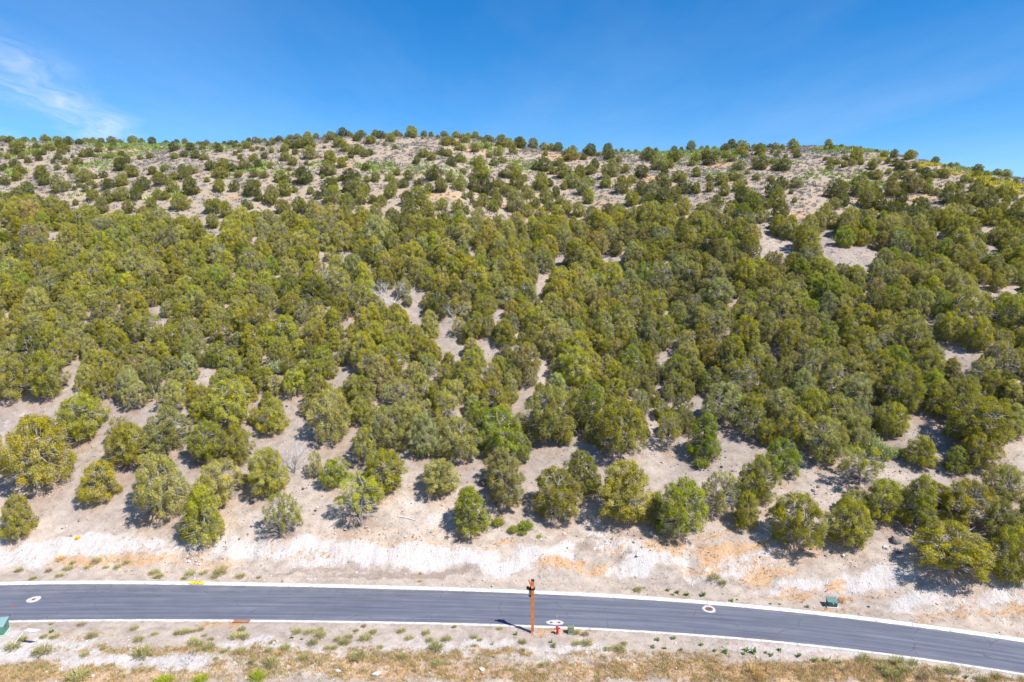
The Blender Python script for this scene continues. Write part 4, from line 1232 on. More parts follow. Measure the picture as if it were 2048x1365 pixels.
# ---- the remaining trees of the slope: one object, real meshes instanced at real places
def instanced(name, meshes, rows, label_kind='stuff'):
    """rows: (x,y,z, rx,ry,rz, sx,sy,sz, idx, tone3)"""
    rows = np.array(rows, float)
    me = bpy.data.meshes.new(name)
    me.vertices.add(len(rows))
    me.vertices.foreach_set('co', rows[:, :3].astype(np.float32).ravel())
    for nm, typ, cols in (('rot', 'FLOAT_VECTOR', (3, 6)), ('scl', 'FLOAT_VECTOR', (6, 9)), ('tone', 'FLOAT_VECTOR', (10, 13))):
        a_ = me.attributes.new(nm, typ, 'POINT')
        a_.data.foreach_set('vector', np.ascontiguousarray(rows[:, cols[0]:cols[1]], dtype=np.float32).ravel())
    a_ = me.attributes.new('idx', 'INT', 'POINT')
    a_.data.foreach_set('value', rows[:, 9].astype(np.int32))
    ob = add(name, me)
    ng = bpy.data.node_groups.new(name + '_nodes', 'GeometryNodeTree')
    ng.interface.new_socket('Geometry', in_out='INPUT', socket_type='NodeSocketGeometry')
    ng.interface.new_socket('Geometry', in_out='OUTPUT', socket_type='NodeSocketGeometry')
    N = ng.nodes; L = ng.links
    gi = N.new('NodeGroupInput'); go = N.new('NodeGroupOutput')
    g2 = N.new('GeometryNodeGeometryToInstance')
    for objs in reversed(meshes):
        jn = N.new('GeometryNodeJoinGeometry')
        for ob_ in objs:
            oi = N.new('GeometryNodeObjectInfo'); oi.transform_space = 'ORIGINAL'
            oi.inputs['Object'].default_value = ob_
            oi.inputs['As Instance'].default_value = False
            L.new(oi.outputs['Geometry'], jn.inputs[0])
        gti = N.new('GeometryNodeGeometryToInstance')
        L.new(jn.outputs[0], gti.inputs[0])
        if ob_ is meshes[-1][-1]:
            alljoin = N.new('GeometryNodeJoinGeometry')
        L.new(gti.outputs[0], alljoin.inputs[0])
    iop = N.new('GeometryNodeInstanceOnPoints')
    L.new(gi.outputs[0], iop.inputs['Points'])
    L.new(alljoin.outputs[0], iop.inputs['Instance'])
    iop.inputs['Pick Instance'].default_value = True
    def na(nm, typ):
        x_ = N.new('GeometryNodeInputNamedAttribute'); x_.data_type = typ; x_.inputs['Name'].default_value = nm
        return x_.outputs['Attribute']
    L.new(na('idx', 'INT'), iop.inputs['Instance Index'])
    e2r = N.new('FunctionNodeEulerToRotation')
    L.new(na('rot', 'FLOAT_VECTOR'), e2r.inputs[0])
    L.new(e2r.outputs[0], iop.inputs['Rotation'])
    L.new(na('scl', 'FLOAT_VECTOR'), iop.inputs['Scale'])
    L.new(iop.outputs[0], go.inputs[0])
    md = ob.modifiers.new('plants', 'NODES'); md.node_group = ng
    ob['kind'] = 'stuff'
    return ob


# one already planted thing of each shape lends its meshes
src = []
for p in PROTOS:
    c_ = next((o for o in C.objects if o.data is p[2]), None)
    k_ = next((o for o in C.objects if o.data is p[3]), None)
    src.append((c_, k_))
rows = []
have = [i for i, s_ in enumerate(src) if s_[0] is not None]
for t in REST:
    pi = proto_for(t)
    if pi not in have: pi = have[0]
    wr_ = PROTOS[pi][1]
    sx = t[3] / (2 * wr_)
    c = tone_of(t)
    rows.append((t[0], t[1], t[2] - .08, tr_rng.normal(0, .05), tr_rng.normal(0, .05), tr_rng.uniform(0, 6.28), sx, sx * tr_rng.uniform(.92, 1.08), t[4], have.index(pi), *c))
far = instanced('distant_junipers', [src[i] for i in have], rows)
far['label'] = 'hundreds of smaller junipers dotted up the slope to the skyline'

# ---------------------------------------------------------------- dead trees and leafless shrubs
def dead_tree(px, py, wpx, hpx, label, seed, name='dead_tree', cat='dead tree', stems=6):
    X, Y, Z = [float(v[0]) for v in hit(px, py)]
    s = float(ppm(X, Y, Z)); Wd, H = wpx / s, hpx / s
    r = np.random.default_rng(seed)
    root = thing(name, label, cat, (X, Y, Z - .05))
    big = MB(); small = MB()
    def grow(p, d, L, rad, lev):
        q = p + d * L * .5 + r.normal(0, L * .06, 3); e = q + d * L * .5 + r.normal(0, L * .10, 3)
        (big if lev < 2 else small).tube([p, q, e], [rad, rad * .8, rad * .55], 5 if lev < 2 else 3, False)
        if lev >= 4: return
        for _ in range(3 if lev < 2 else 3):
            nd = d + r.normal(0, .48, 3); nd[2] += .12; nd /= np.linalg.norm(nd)
            grow(q * (1 - .5) + e * .5 if r.uniform() < .5 else e, nd, L * r.uniform(.55, .8), rad * .55, lev + 1)
    for k in range(stems):
        a_ = 2 * math.pi * k / stems + r.uniform(0, .6)
        d = np.array([math.cos(a_) * Wd / H * .75, math.sin(a_) * Wd / H * .6, 1.0]); d /= np.linalg.norm(d)
        grow(np.array([math.cos(a_) * .05, math.sin(a_) * .05, 0]), d, H * .42, max(.012 * H, .02), 0)
    big.build('stem', M_dwood, root)
    small.build('twigs', M_dwood, root)
    return root


dead_tree(787, 614, 92, 62, 'bare silver-grey dead juniper in the middle of the dense belt', 1)
dead_tree(912, 640, 62, 42, 'second bare grey dead juniper, right of the silver-grey one', 2)
dead_tree(590, 945, 42, 60, 'leafless grey shrub of upright branches on the bare lower slope', 3, 'leafless_shrub', 'shrub')
dead_tree(376, 1326, 40, 22, 'low dry leafless shrub on the chalky ground in front of the road', 4, 'leafless_shrub', 'shrub')
dead_tree(1545, 800, 46, 34, 'grey tangle of dead branches left of the pale juniper near the gully', 5, stems=5)
dead_tree(1320, 772, 22, 20, 'small bleached stump of twigs amid the junipers right of the middle', 6, stems=4)
dead_tree(393, 1106, 52, 24, 'grey brushy deadwood at the foot of the tall yellowish juniper', 7, 'leafless_shrub', 'shrub', 7)
dead_tree(1895, 1172, 70, 26, 'grey dead undergrowth beneath the biggest juniper on the right bank', 8, 'leafless_shrub', 'shrub', 7)


def log(px1, py1, px2, py2, rad, label):
    (x1, x2), (y1, y2), (z1, z2) = hit([px1, px2], [py1, py2])
    c = np.array([x1, y1, z1])
    o = MB().tube([(0, 0, rad), ((x2 - x1) * .5, (y2 - y1) * .5 + .1, (z2 - z1) * .5 + rad * 1.6), (x2 - x1, y2 - y1, z2 - z1 + rad)], [rad, rad * .8, rad * .45], 7).build('fallen_branch', M_dwood, None, loc=tuple(c))
    tag(o, label, 'branch')


log(795, 1034, 832, 1043, .07, 'bleached fallen branch lying on bare soil right of the open umbrella-shaped juniper')
log(20, 1114, 45, 1101, .035, 'thin crooked dead branch on the white ground at the far left')
log(1935, 760, 1962, 778, .09, 'fallen trunk lying in the stony gully at right')

# brown mullein stalks
for k, (px, py, h_, lab) in enumerate([(380, 1121, .95, 'brown dead stalk left of the white rock pile'), (398, 1115, .8, 'brown dead stalk standing in the white rock pile'), (452, 1097, .9, 'tall brown dead stalk on the lip of the white bank'),
                                       (1531, 1362, 1.3, 'reddish dead stalk in the golden grass at the bottom edge')]):
    X, Y, Z = [float(v[0]) for v in hit(px, py)]
    root = thing('dead_stalk', lab, 'stalk', (X, Y, Z - .02), group='dead stalks')
    MB().tube([(0, 0, 0), (.02, 0, h_ * .5), (.0, .03, h_)], [.018, .014, .008], 5).build('stem', M_stalk, root)
    MB().lathe([(.012, h_ * .62), (.045, h_ * .68), (.05, h_ * .85), (.03, h_ * .97), (.004, h_ * 1.04)], 7).build('seed_head', M_stalk, root)

# ---------------------------------------------------------------- rocks
def rock_proto(seed, n=1):
    r = np.random.default_rng(seed)
    import bmesh
    bm = bmesh.new()
    bmesh.ops.create_icosphere(bm, subdivisions=n, radius=.5)
    V = np.array([v.co[:] for v in bm.verts]); F = np.array([[v.index for v in f.verts] for f in bm.faces]); bm.free()
    for _ in range(9):
        d = r.normal(0, 1, 3); d /= np.linalg.norm(d); c = r.uniform(.22, .40)
        h_ = V @ d; V = V - np.clip(h_ - c, 0, None)[:, None] * d * .9
    V *= np.array([1.25, .95, .78]) * r.uniform(.8, 1.2, 3)
    V[:, 2] += .18
    return V, F


RP = [rock_proto(i, 2) for i in range(6)]
RM = {}
for i, (v_, f_) in enumerate(RP):
    for nm, m_ in (('d', M_boulder), ('g', M_rock), ('w', M_wrock)):
        RM[(i, nm)] = mesh_np('rock', v_, f_, m_, False)
rr = np.random.default_rng(8)
ROCKS = [(965,968,27,'d','big dark boulder half hidden by the ragged pale juniper'),(1402,940,13,'w','pale rock by the small shrub on the bare slope right of centre'),(1627,983,12,'g','upright grey rock on the slope above the wide bank juniper'),
 (1638,974,13,'g','grey rock right beside the upright one on the rocky slope'),(1551,1018,15,'d','dark rock left of the wide olive bank juniper'),(1540,1038,8,'d','small dark rock below the dark one beside the wide bank juniper'),
 (1465,943,8,'g','small grey rock left of the fresh green juniper'),(1741,1071,17,'d','dark flat rock on the right rocky slope, upper left of its cluster'),(1790,1080,24,'g','largest grey rock on the right rocky slope'),
 (1812,1067,15,'g','grey rock above the largest on the right rocky slope'),(1771,1096,12,'w','pale rock below the largest on the right rocky slope'),(1800,943,9,'g','grey rock on the slope left of the little bright green juniper'),
 (1798,1106,13,'d','reddish dark rock above the biggest bank juniper\'s left side'),(1770,1097,10,'g','grey-brown rock left of the reddish dark one'),(1444,935,9,'d','dark rock in the open between two green junipers'),(1384,974,8,'g','grey rock left of the sparse juniper'),
 (546,1288,11,'w','white rock with a dark top by the small weeds in front of the road'),(676,1345,16,'w','white rock at the bottom edge, left of centre'),(962,1340,14,'w','white upright rock in the golden grass at the bottom'),(752,1350,20,'w','low white rock mound in the grass at the bottom'),
 (1104,1322,8,'w','small white rock in front of the orange post'),(808,1304,7,'w','small white rock between the weeds left of the orange post'),(894,1309,8,'w','white stone in the bare strip left of the orange post'),(1351,1338,9,'w','white rock in the gold grass at the bottom right of centre'),
 (1893,1192,9,'w','white stone on the white bank at the right'),(1687,1112,10,'w','pale stone at the top of the right bank'),(1128,1068,8,'w','white stone above the brown scar'),(630,1022,9,'d','dark stone on the bare slope left of the umbrella juniper'),
 (606,979,8,'d','dark stone beneath the leafless shrub'),(158,1042,8,'g','grey stone on the bare slope at far left'),(1275,1112,13,'w','pale rock embedded in the bank right of the brown scar'),(1200,1050,6,'g','small grey stone at the top of the scarred bank'),
 (1705,965,9,'g','grey stone under the yellow-topped gully juniper'),(1745,1000,10,'g','grey stone in the middle of the right rocky slope'),(1838,830,10,'g','grey stone in the upper stony gully'),(1850,822,9,'g','second grey stone in the upper stony gully'),
 (1880,478,24,'g','pale grey outcrop on the open slope at upper right'),(1590,372,7,'g','grey outcrop stone on the upper open slope')]
for k, (px, py, wd, cc, lab) in enumerate(ROCKS):
    X, Y, Z = [float(v[0]) for v in hit(px, py)]
    s_ = wd / float(ppm(X, Y, Z)) / 1.15
    o = add('boulder' if wd > 20 else 'rock', RM[(k % 6, cc)], None, (X, Y, Z - .06 * s_))
    o.scale = (s_, s_ * rr.uniform(.8, 1.1), s_ * rr.uniform(.8, 1.15)); o.rotation_euler = (rr.normal(0, .2), rr.normal(0, .2), rr.uniform(0, 6.28))
    tag(o, lab, 'rock', 'rocks on the slope')
# pile of broken white rock below the tall yellowish juniper
pile = []
for k in range(9):
    px = 390 + rr.normal(0, 9); py = 1121 + rr.normal(0, 7)
    X, Y, Z = [float(v[0]) for v in hit(px, py)]
    s_ = rr.uniform(.16, .42)
    o = add('rock', RM[(k % 6, 'w')], None, (X, Y, Z)); o.scale = (s_, s_, s_ * .8); o.rotation_euler = (rr.normal(0, .3), rr.normal(0, .3), rr.uniform(0, 6.28))
    pile.append((px, o))
for (px, o), w_ in zip(sorted(pile, key=lambda q: q[0]), ('leftmost', 'second', 'third', 'fourth', 'middle', 'sixth', 'seventh', 'eighth', 'rightmost')):
    tag(o, w_ + ' broken white rock, counted rightwards, in the pile beside the dead stalks', 'rock', 'white rocks in the pile')

# loose stones strewn over the slopes
def on_screen(X, Y, Z):
    d = Y * CP - (Z - CAM_H) * SP
    return 1024 + 1365.33 * X / d, 682.5 - 1365.33 * ((Z - CAM_H) * CP + Y * SP) / d
SP1 = [rock_proto(50 + i, 1) for i in range(5)]
def stones(n, xr, yr, size, dens, cols, seed, name):
    r = np.random.default_rng(seed)
    x = r.uniform(*xr, n); y = r.uniform(*yr, n)
    k = dens(x, y) > r.uniform(0, 1, n)
    x, y = x[k], y[k]; z = ground_z(x, y)
    s = size * r.lognormal(0, .45, len(x))
    c = np.array(cols)[r.integers(0, len(cols), len(x))] * r.uniform(.8, 1.2, (len(x), 1))
    V, F, A = scatter(SP1, r.integers(0, 5, len(x)), np.stack([x, y, z - .05 * s], 1), s, r.uniform(0, 6.28, len(x)), c, .2, seed)
    return tag(add(name, mesh_np(name, V, F, M_stone, False, {'tone': ('FLOAT_VECTOR', A)})), kind='stuff')
gcols = [(.30, .25, .22), (.40, .34, .30), (.16, .13, .12), (.46, .42, .40), (.24, .18, .15)]
def d_hill(x, y):
    d = y - yb(x)
    n_ = .38 + .8 * fbm(x, y, 301, 7, 4) + .45 * sstep(15, 45, x) 
    return np.where(d > 5.5, np.clip(n_, .06, 1), 0)
stones(34000, (-66, 74), (66, 128), .13, d_hill, gcols, 1, 'loose_stones')
def d_bank(x, y):
    d = y - yb(x)
    return np.where((d > .25) & (d < 6.5), .55 + .5 * fbm(x, y, 307, 4, 2), 0)
stones(6500, (-58, 54), (55, 74), .11, d_bank, [(.42, .37, .34), (.55, .51, .49), (.62, .58, .56), (.3, .25, .22)], 2, 'bank_rubble')
def d_front(x, y):
    e = yf(x) - y
    return np.where(e > .2, .5 + .7 * fbm(x, y, 311, 3, 3), 0)
stones(12000, (-50, 46), (43, 58), .075, d_front, [(.62, .58, .56), (.66, .63, .61), (.48, .42, .38), (.62, .47, .38)], 3, 'roadside_rubble')

# ---------------------------------------------------------------- weeds by the road: each clump a thing
def tuft_mesh(seed, blades=70, h=.5, spread=.5, wid=.02, lean=.9):
    r = np.random.default_rng(seed)
    V = []; T = []
    az = r.uniform(0, 2 * np.pi, blades); el = r.uniform(.05, 1.0, blades)**.8
    for a_, e_ in zip(az, el):
        L = h * r.uniform(.55, 1.0); t_ = e_ * lean
        d = np.array([math.cos(a_) * math.sin(t_), math.sin(a_) * math.sin(t_), math.cos(t_)])
        b = np.array([math.cos(a_), math.sin(a_), 0]) * spread * .35 * r.uniform(0, 1)
        sdv = np.cross(d, [0, 0, 1]); sdv /= np.linalg.norm(sdv) + 1e-6
        m = b + d * L * .55; tip = b + d * L + np.array([0, 0, -.12 * L * e_])
        w_ = wid * r.uniform(.7, 1.3)
        V += [b - sdv * w_ * .4, m + sdv * w_, tip, m - sdv * w_]
        T += [r.uniform(0, 1, 3)] * 4
        # side sprigs
        for _ in range(2):
            q = b + d * L * r.uniform(.4, .95); dd = d + r.normal(0, .6, 3); dd /= np.linalg.norm(dd)
            s2 = np.cross(dd, r.normal(0, 1, 3)); s2 /= np.linalg.norm(s2)
            l2 = L * .22
            V += [q, q + dd * l2 * .5 + s2 * w_, q + dd * l2, q + dd * l2 * .5 - s2 * w_]
            T += [r.uniform(0, 1, 3)] * 4
    V = np.array(V); return V, np.arange(len(V)).reshape(-1, 4), np.array(T)


def leafy_mesh(seed):
    r = np.random.default_rng(seed); V = []; T = []
    for k in range(22):
        a_ = r.uniform(0, 6.28); t_ = r.uniform(.5, 1.35); L = r.uniform(.25, .5)
        d = np.array([math.cos(a_) * math.sin(t_), math.sin(a_) * math.sin(t_), math.cos(t_)])
        sdv = np.cross(d, [0, 0, 1]); sdv /= np.linalg.norm(sdv); w_ = r.uniform(.05, .09)
        b = np.array([0, 0, r.uniform(0, .1)])
        V += [b, b + d * L * .55 + sdv * w_, b + d * L - np.array([0, 0, .05]), b + d * L * .55 - sdv * w_]; T += [r.uniform(0, 1, 3)] * 4
    V = np.array(V); return V, np.arange(len(V)).reshape(-1, 4), np.array(T)


WM = []
for i in range(5):
    v_, f_, t_ = tuft_mesh(i, 170, .5, .8, .012, 1.15); WM.append(mesh_np('weed', v_, f_, M_weed, False, {'tint': ('FLOAT_VECTOR', t_)}))
LM = []
for i in range(4):
    v_, f_, t_ = leafy_mesh(20 + i); LM.append(mesh_np('leafy_weed', v_, f_, M_weed, False, {'tint': ('FLOAT_VECTOR', t_)}))
WT = {'g': (.42, .39, .16), 'y': (.40, .38, .05), 's': (.70, .50, .22), 'l': (.22, .30, .11), 'd': (.42, .33, .19), 'b': (.36, .42, .03)}
C1 = "400,250,45 565,205,50 745,210,35 112,262,40 195,305,35 285,262,35,d 350,290,40 515,240,35 620,240,30 690,240,40 900,275,50 930,297,50 1115,280,50 1190,275,40 1250,300,40 1290,275,70 1410,295,50 1515,300,25 1080,305,35 430,213,30 358,190,50,s 785,600,40 905,630,35 810,665,55 540,645,55 320,650,50 255,648,35 300,615,40,l 130,665,50 75,715,70 245,745,90 475,575,40,d 1035,628,35 1085,622,50 1130,615,30 1175,605,35 1195,640,30 1415,605,40 1435,650,45 1380,650,60 1130,685,60 1165,690,50 1215,715,60 1235,662,30 1140,735,50,d 840,755,100 600,715,30 495,755,45 1410,735,55 1600,680,40 1670,715,55 1575,730,40 1740,620,50 1830,685,55 1870,610,40 1875,645,60 1810,620,50 1710,650,30,l 1765,660,25,l 1975,665,40 2015,680,50 1915,715,35 1960,710,35 1775,775,55 1590,810,80 1625,750,45,s 1475,795,40 455,895,110 1505,900,90,b 965,915,90,b 1170,912,80,b 1310,735,40 1265,775,30 300,572,22,d"
C2 = "1745,375,45 1920,375,35,l 1975,385,30,l 1945,400,25,l 2030,400,35,l 1780,360,20,l 470,320,25,s 140,585,30,d 95,612,30 195,622,40 360,615,45 50,650,45 25,685,55 150,660,65 405,655,40 505,628,45 525,670,45 625,665,50 670,588,25 785,650,35 820,665,30 935,600,30 1028,630,35,l 1070,680,40 890,690,25,l 1235,675,30,l 1250,700,50,l 1380,690,40 1445,690,55 1435,635,40,d 1385,625,40 1570,720,45 1635,720,60 1665,688,35 1830,705,40,l 1900,715,35,l 1995,725,35,l 1855,665,40,l 1950,655,40,l 560,720,80 100,770,80 235,710,35 785,700,25 565,810,60 360,770,50 470,275,15,y 1165,62,30,b 1185,815,40"
C3 = "235,310,60 285,335,45 20,388,35,l 75,400,40,l 170,405,50,l 335,435,35,l 370,428,20,l 565,452,20,l 620,455,20,l 780,470,35,l 1140,470,22,l 160,695,35,l 240,730,35,l 300,735,55,l 425,725,50,l 465,740,60,l 405,745,30,l 535,738,30,l 570,755,40,l 620,725,35,l 730,760,45,l 825,785,55,l 885,785,45,l 965,800,40,l 1110,780,60 1048,803,30,s 1215,795,50 1230,840,80 1310,805,80 1400,805,50 1350,850,80 1290,890,100 1565,845,55 1635,858,60 1455,890,60,d 1710,885,40,l 1885,880,50 1800,905,60 1180,885,30,l 475,860,80,s 495,890,60,s 985,430,40,s 965,900,50,s"
WEEDS = []
for off, txt in ((0, C1), (680, C2), (1348, C3)):
    for e in txt.split():
        q = e.split(',')
        WEEDS.append((off + float(q[0]) / 2.926, 1050 + (float(q[1]) + 12) / 2.926, float(q[2]) / 2.926, q[3] if len(q) > 3 else 'g'))
KN = {'g': ('fluffy grey-green weed clump', 'weed_clump'), 'y': ('tiny yellow-flowered weed', 'weed_clump'), 's': ('straw-blond dry grass tuft', 'grass_tuft'), 'l': ('dark leafy rosette weed', 'leafy_weed'),
      'd': ('dry brownish weed clump', 'weed_clump'), 'b': ('bright yellow-green bush', 'weed_clump')}
LANDM = [(40, 'the big green transformer'), (213, 'the thin grey post'), (394, 'the yellow kerb bag'), (483, 'the rusty drain grate'), (640, 'the stretch right of the rusty grate'), (780, 'the open ground left of the post shadow'), (900, 'the ground well left of the orange post'),
         (1003, 'the post shadow'), (1066, 'the orange post'), (1114, 'the red hydrant'), (1160, 'the low green pedestal'), (1290, 'the ground right of the low pedestal'), (1418, 'the wide-lidded manhole'), (1540, 'the middle of the right shoulder'), (1662, 'the small green cabinet'), (1760, 'the ground right of the small cabinet'), (1880, 'the right end of the road'), (1990, 'the pale stake at right')]
wl = {}
wrng = np.random.default_rng(4)
for (px, py, wd, k) in WEEDS:
    lm = min(LANDM, key=lambda q: abs(q[0] - px))
    Xc, Yc, Zc = [float(v[0]) for v in hit(px, py)]
    side = 'above the road' if Yc > float(yb(Xc)) - .1 else 'below the road'
    e = float(yf(Xc)) - Yc
    near_ = ('close to the kerb' if (e < 1.6 if side == 'below the road' else Yc - float(yb(Xc)) < 1.6) else 'away from the kerb')
    sz = 'small ' if wd < 12.5 else ('large ' if wd > 20 else '')
    lab = f"{sz}{KN[k][0]} {side} by {lm[1]}, {near_}"
    wl.setdefault(lab, []).append((px, py, wd, k, Xc, Yc, Zc))
cnt = 0
for lab, lst in wl.items():
    lst.sort()
    for i, (px, py, wd, k, X, Y, Z) in enumerate(lst):
        L_ = lab
        if len(lst) > 1:
            L_ = (('leftmost', 'second from left', 'third from left', 'fourth from left', 'fifth from left', 'sixth from left', 'seventh from left', 'eighth from left')[i] if i < len(lst) - 1 else 'rightmost') + f' {lab}'
        L_ = L_.replace('the stretch right of', 'right of').replace('the open ground left of', 'left of').replace('the ground well left of', 'well left of').replace('the ground right of', 'right of').replace('by right', 'right').replace('by left', 'left').replace('by well', 'well').replace('the middle of', 'mid')
        if len(L_.split()) > 16: L_ = L_.replace(', close to the kerb', ', near kerb').replace(', away from the kerb', ', off kerb').replace('second from left', 'second').replace('third from left', 'third').replace('fourth from left', 'fourth').replace('fifth from left', 'fifth').replace('sixth from left', 'sixth')
        if len(L_.split()) > 16: L_ = L_.replace(', near kerb', '').replace(', off kerb', '').replace('fluffy ', '')
        s_ = wd / float(ppm(X, Y, Z))
        if side == 'x': continue
        o = add(KN[k][1], (LM[cnt % 4] if k == 'l' else WM[cnt % 5]), None, (X, Y, Z - .02))
        f_ = s_ / (.74 if k == 'l' else .72)
        o.scale = (f_, f_, f_ * (1.0 if k == 'l' else wrng.uniform(.85, 1.15))); o.rotation_euler = (0, 0, wrng.uniform(0, 6.28))
        o['tone'] = [float(v) for v in np.array(WT[k]) * wrng.uniform(.85, 1.15)]
        tag(o, L_, {'l': 'weed', 's': 'grass tuft'}.get(k, 'weed'), 'weeds along the road')
        cnt += 1
print('weeds', cnt)

# leafy bright shrubs in the slope
def shrub(px, py, wpx, hpx, tone, label):
    X, Y, Z = [float(v[0]) for v in hit(px, py)]
    s_ = float(ppm(X, Y, Z))
    o = add('leafy_shrub', SHRUB, None, (X, Y, Z - .05)); o.scale = (wpx / s_ / 1.05, wpx / s_ / 1.05, hpx / s_ / .55)
    o['tone'] = [v_ * 1.45 for v_ in tone]; o.rotation_euler = (0, 0, px); tag(o, label, 'shrub', 'leafy shrubs among the junipers')
v_, f_, t_ = tuft_mesh(90, 420, .52, 1.1, .022, 1.1)
SHRUB = mesh_np('leafy_shrub', v_, f_, M_weed, False, {'tint': ('FLOAT_VECTOR', t_)})
shrub(1742, 905, 46, 40, (.29, .32, .12), 'bright green leafy shrub between the two pale junipers, mid right')
shrub(1772, 915, 34, 30, (.30, .33, .14), 'second bright leafy shrub touching the first, slightly lower')
shrub(1797, 912, 26, 22, (.28, .30, .11), 'small separate bright green leafy shrub near the stony gully')
shrub(1052, 1058, 28, 22, (.26, .29, .06), 'bright leafy shrub on the edge of the bank above the orange post')
shrub(1026, 1064, 20, 16, (.28, .29, .06), 'small leafy shrub left of the one above the orange post')
shrub(1045, 1068, 18, 10, (.28, .29, .06), 'lowest tiny leafy shrub on the bank above the orange post')
shrub(997, 1050, 24, 18, (.28, .28, .05), 'yellowish leafy shrub right of the bright cone-shaped juniper')
shrub(1382, 852, 26, 20, (.22, .32, .09), 'light green leafy shrub above the bright rounded cone juniper')
shrub(1700, 1018, 30, 20, (.25, .28, .07), 'leafy shrub beneath the yellow-topped juniper')
shrub(1405, 935, 28, 26, (.24, .26, .05), 'small olive shrub beside the pale rock on the bare slope')
shrub(555, 745, 34, 30, (.32, .34, .18), 'pale silvery leafy shrub in the left half of the dense belt')
shrub(565, 700, 40, 36, (.32, .34, .20), 'pale silvery bush above the other silvery shrub')
shrub(156, 1077, 10, 6, (.75, .50, .01), 'small cushion of bright yellow flowers on the soil at far left')
shrub(925, 474, 30, 30, (.32, .34, .18), 'silvery round bush in the upper part of the dense belt')

# ---------------------------------------------------------------- uncountable ground plants
def grass_proto(seed, n, h, sp, w_, cross=False):
    r = np.random.default_rng(seed); V = []; F = []
    for k in range(n):
        a_ = r.uniform(0, 6.28); t_ = r.uniform(.05, .95); L = h * r.uniform(.6, 1)
        d = np.array([math.cos(a_) * math.sin(t_), math.sin(a_) * math.sin(t_), math.cos(t_)])
        b = r.normal(0, sp * .35, 3); b[2] = 0
        s_ = np.cross(d, [0, 0, 1]); s_ /= np.linalg.norm(s_) + 1e-6
        V += [b - s_ * w_, b + s_ * w_, b + d * L]; F.append([3 * k, 3 * k + 1, 3 * k + 2])
    return np.array(V), np.array(F)


def spread(name, n, xr, yr, dens, protos, size, cols, seed, jit=.15, mat_=None):
    r = np.random.default_rng(seed)
    x = r.uniform(*xr, n); y = r.uniform(*yr, n)
    k = dens(x, y) > r.uniform(0, 1, n); x, y = x[k], y[k]; z = ground_z(x, y)
    s = size * r.lognormal(0, .28, len(x))
    c = np.array(cols)[r.integers(0, len(cols), len(x))] * (1 + r.normal(0, jit, (len(x), 1)))
    V, F, A = scatter(protos, r.integers(0, len(protos), len(x)), np.stack([x, y, z - .02], 1), s, r.uniform(0, 6.28, len(x)), np.clip(c, .01, 1), 0, seed)
    print(name, len(x), 'tris', len(F))
    return tag(add(name, mesh_np(name, V, F, mat_ or M_stuff, False, {'tone': ('FLOAT_VECTOR', A)})), kind='stuff')


GP = [grass_proto(i, 12, .30, .26, .012) for i in range(5)]
gold = [(.58, .36, .16), (.64, .43, .21), (.52, .33, .15), (.66, .50, .29), (.46, .31, .14)]
golden = [(.56, .40, .17), (.62, .47, .24), (.48, .36, .15), (.40, .33, .13), (.32, .30, .12), (.50, .33, .22)]
def off_road(x, y): return (y > yb(x) + .1) | (y < yf(x) - .1)
def d_grass(x, y):
    g = 1.5 * ell(GRASS, x, y) * (.25 + 1.0 * sstep(-.25, .35, fbm(x, y, 401, 1.6, 4)))
    return np.where(off_road(x, y), np.clip(g, 0, 1), 0)
spread('dry_grass', 42000, (-56, 56), (55, 76), d_grass, GP, .62, gold, 41)
spread('golden_grass', 80000, (-46, 44), (43.5, 57), d_grass, GP, .85, golden, 42)
def d_thin(x, y):
    d = y - yb(x)
    return np.where(off_road(x, y), np.clip(.05 + .30 * fbm(x, y, 407, 3.0, 3), 0, .5), 0) * np.where(d > 8, .5, 1)
spread('sparse_dry_grass', 110000, (-58, 60), (43.5, 84), d_thin, GP, .55, gold + [(.22, .24, .08), (.30, .26, .15)], 43)
def d_duff(x, y):
    s = np.zeros(x.shape)
    for t in TREES:
        if t[1] > 100: continue
        dd = ((x - t[0])**2 + (y - t[1] + .8)**2) / (t[3] * .62)**2
        s = np.maximum(s, np.clip(1.2 - dd, 0, .7))
    return s * np.where(y - yb(x) > 4, 1, 0) * sstep(-.2, .3, fbm(x, y, 409, 2.5, 3))
spread('grass_under_junipers', 16000, (-60, 66), (66, 100), d_duff, GP, .6, [(.50, .28, .11), (.55, .34, .15), (.42, .26, .13)], 44)

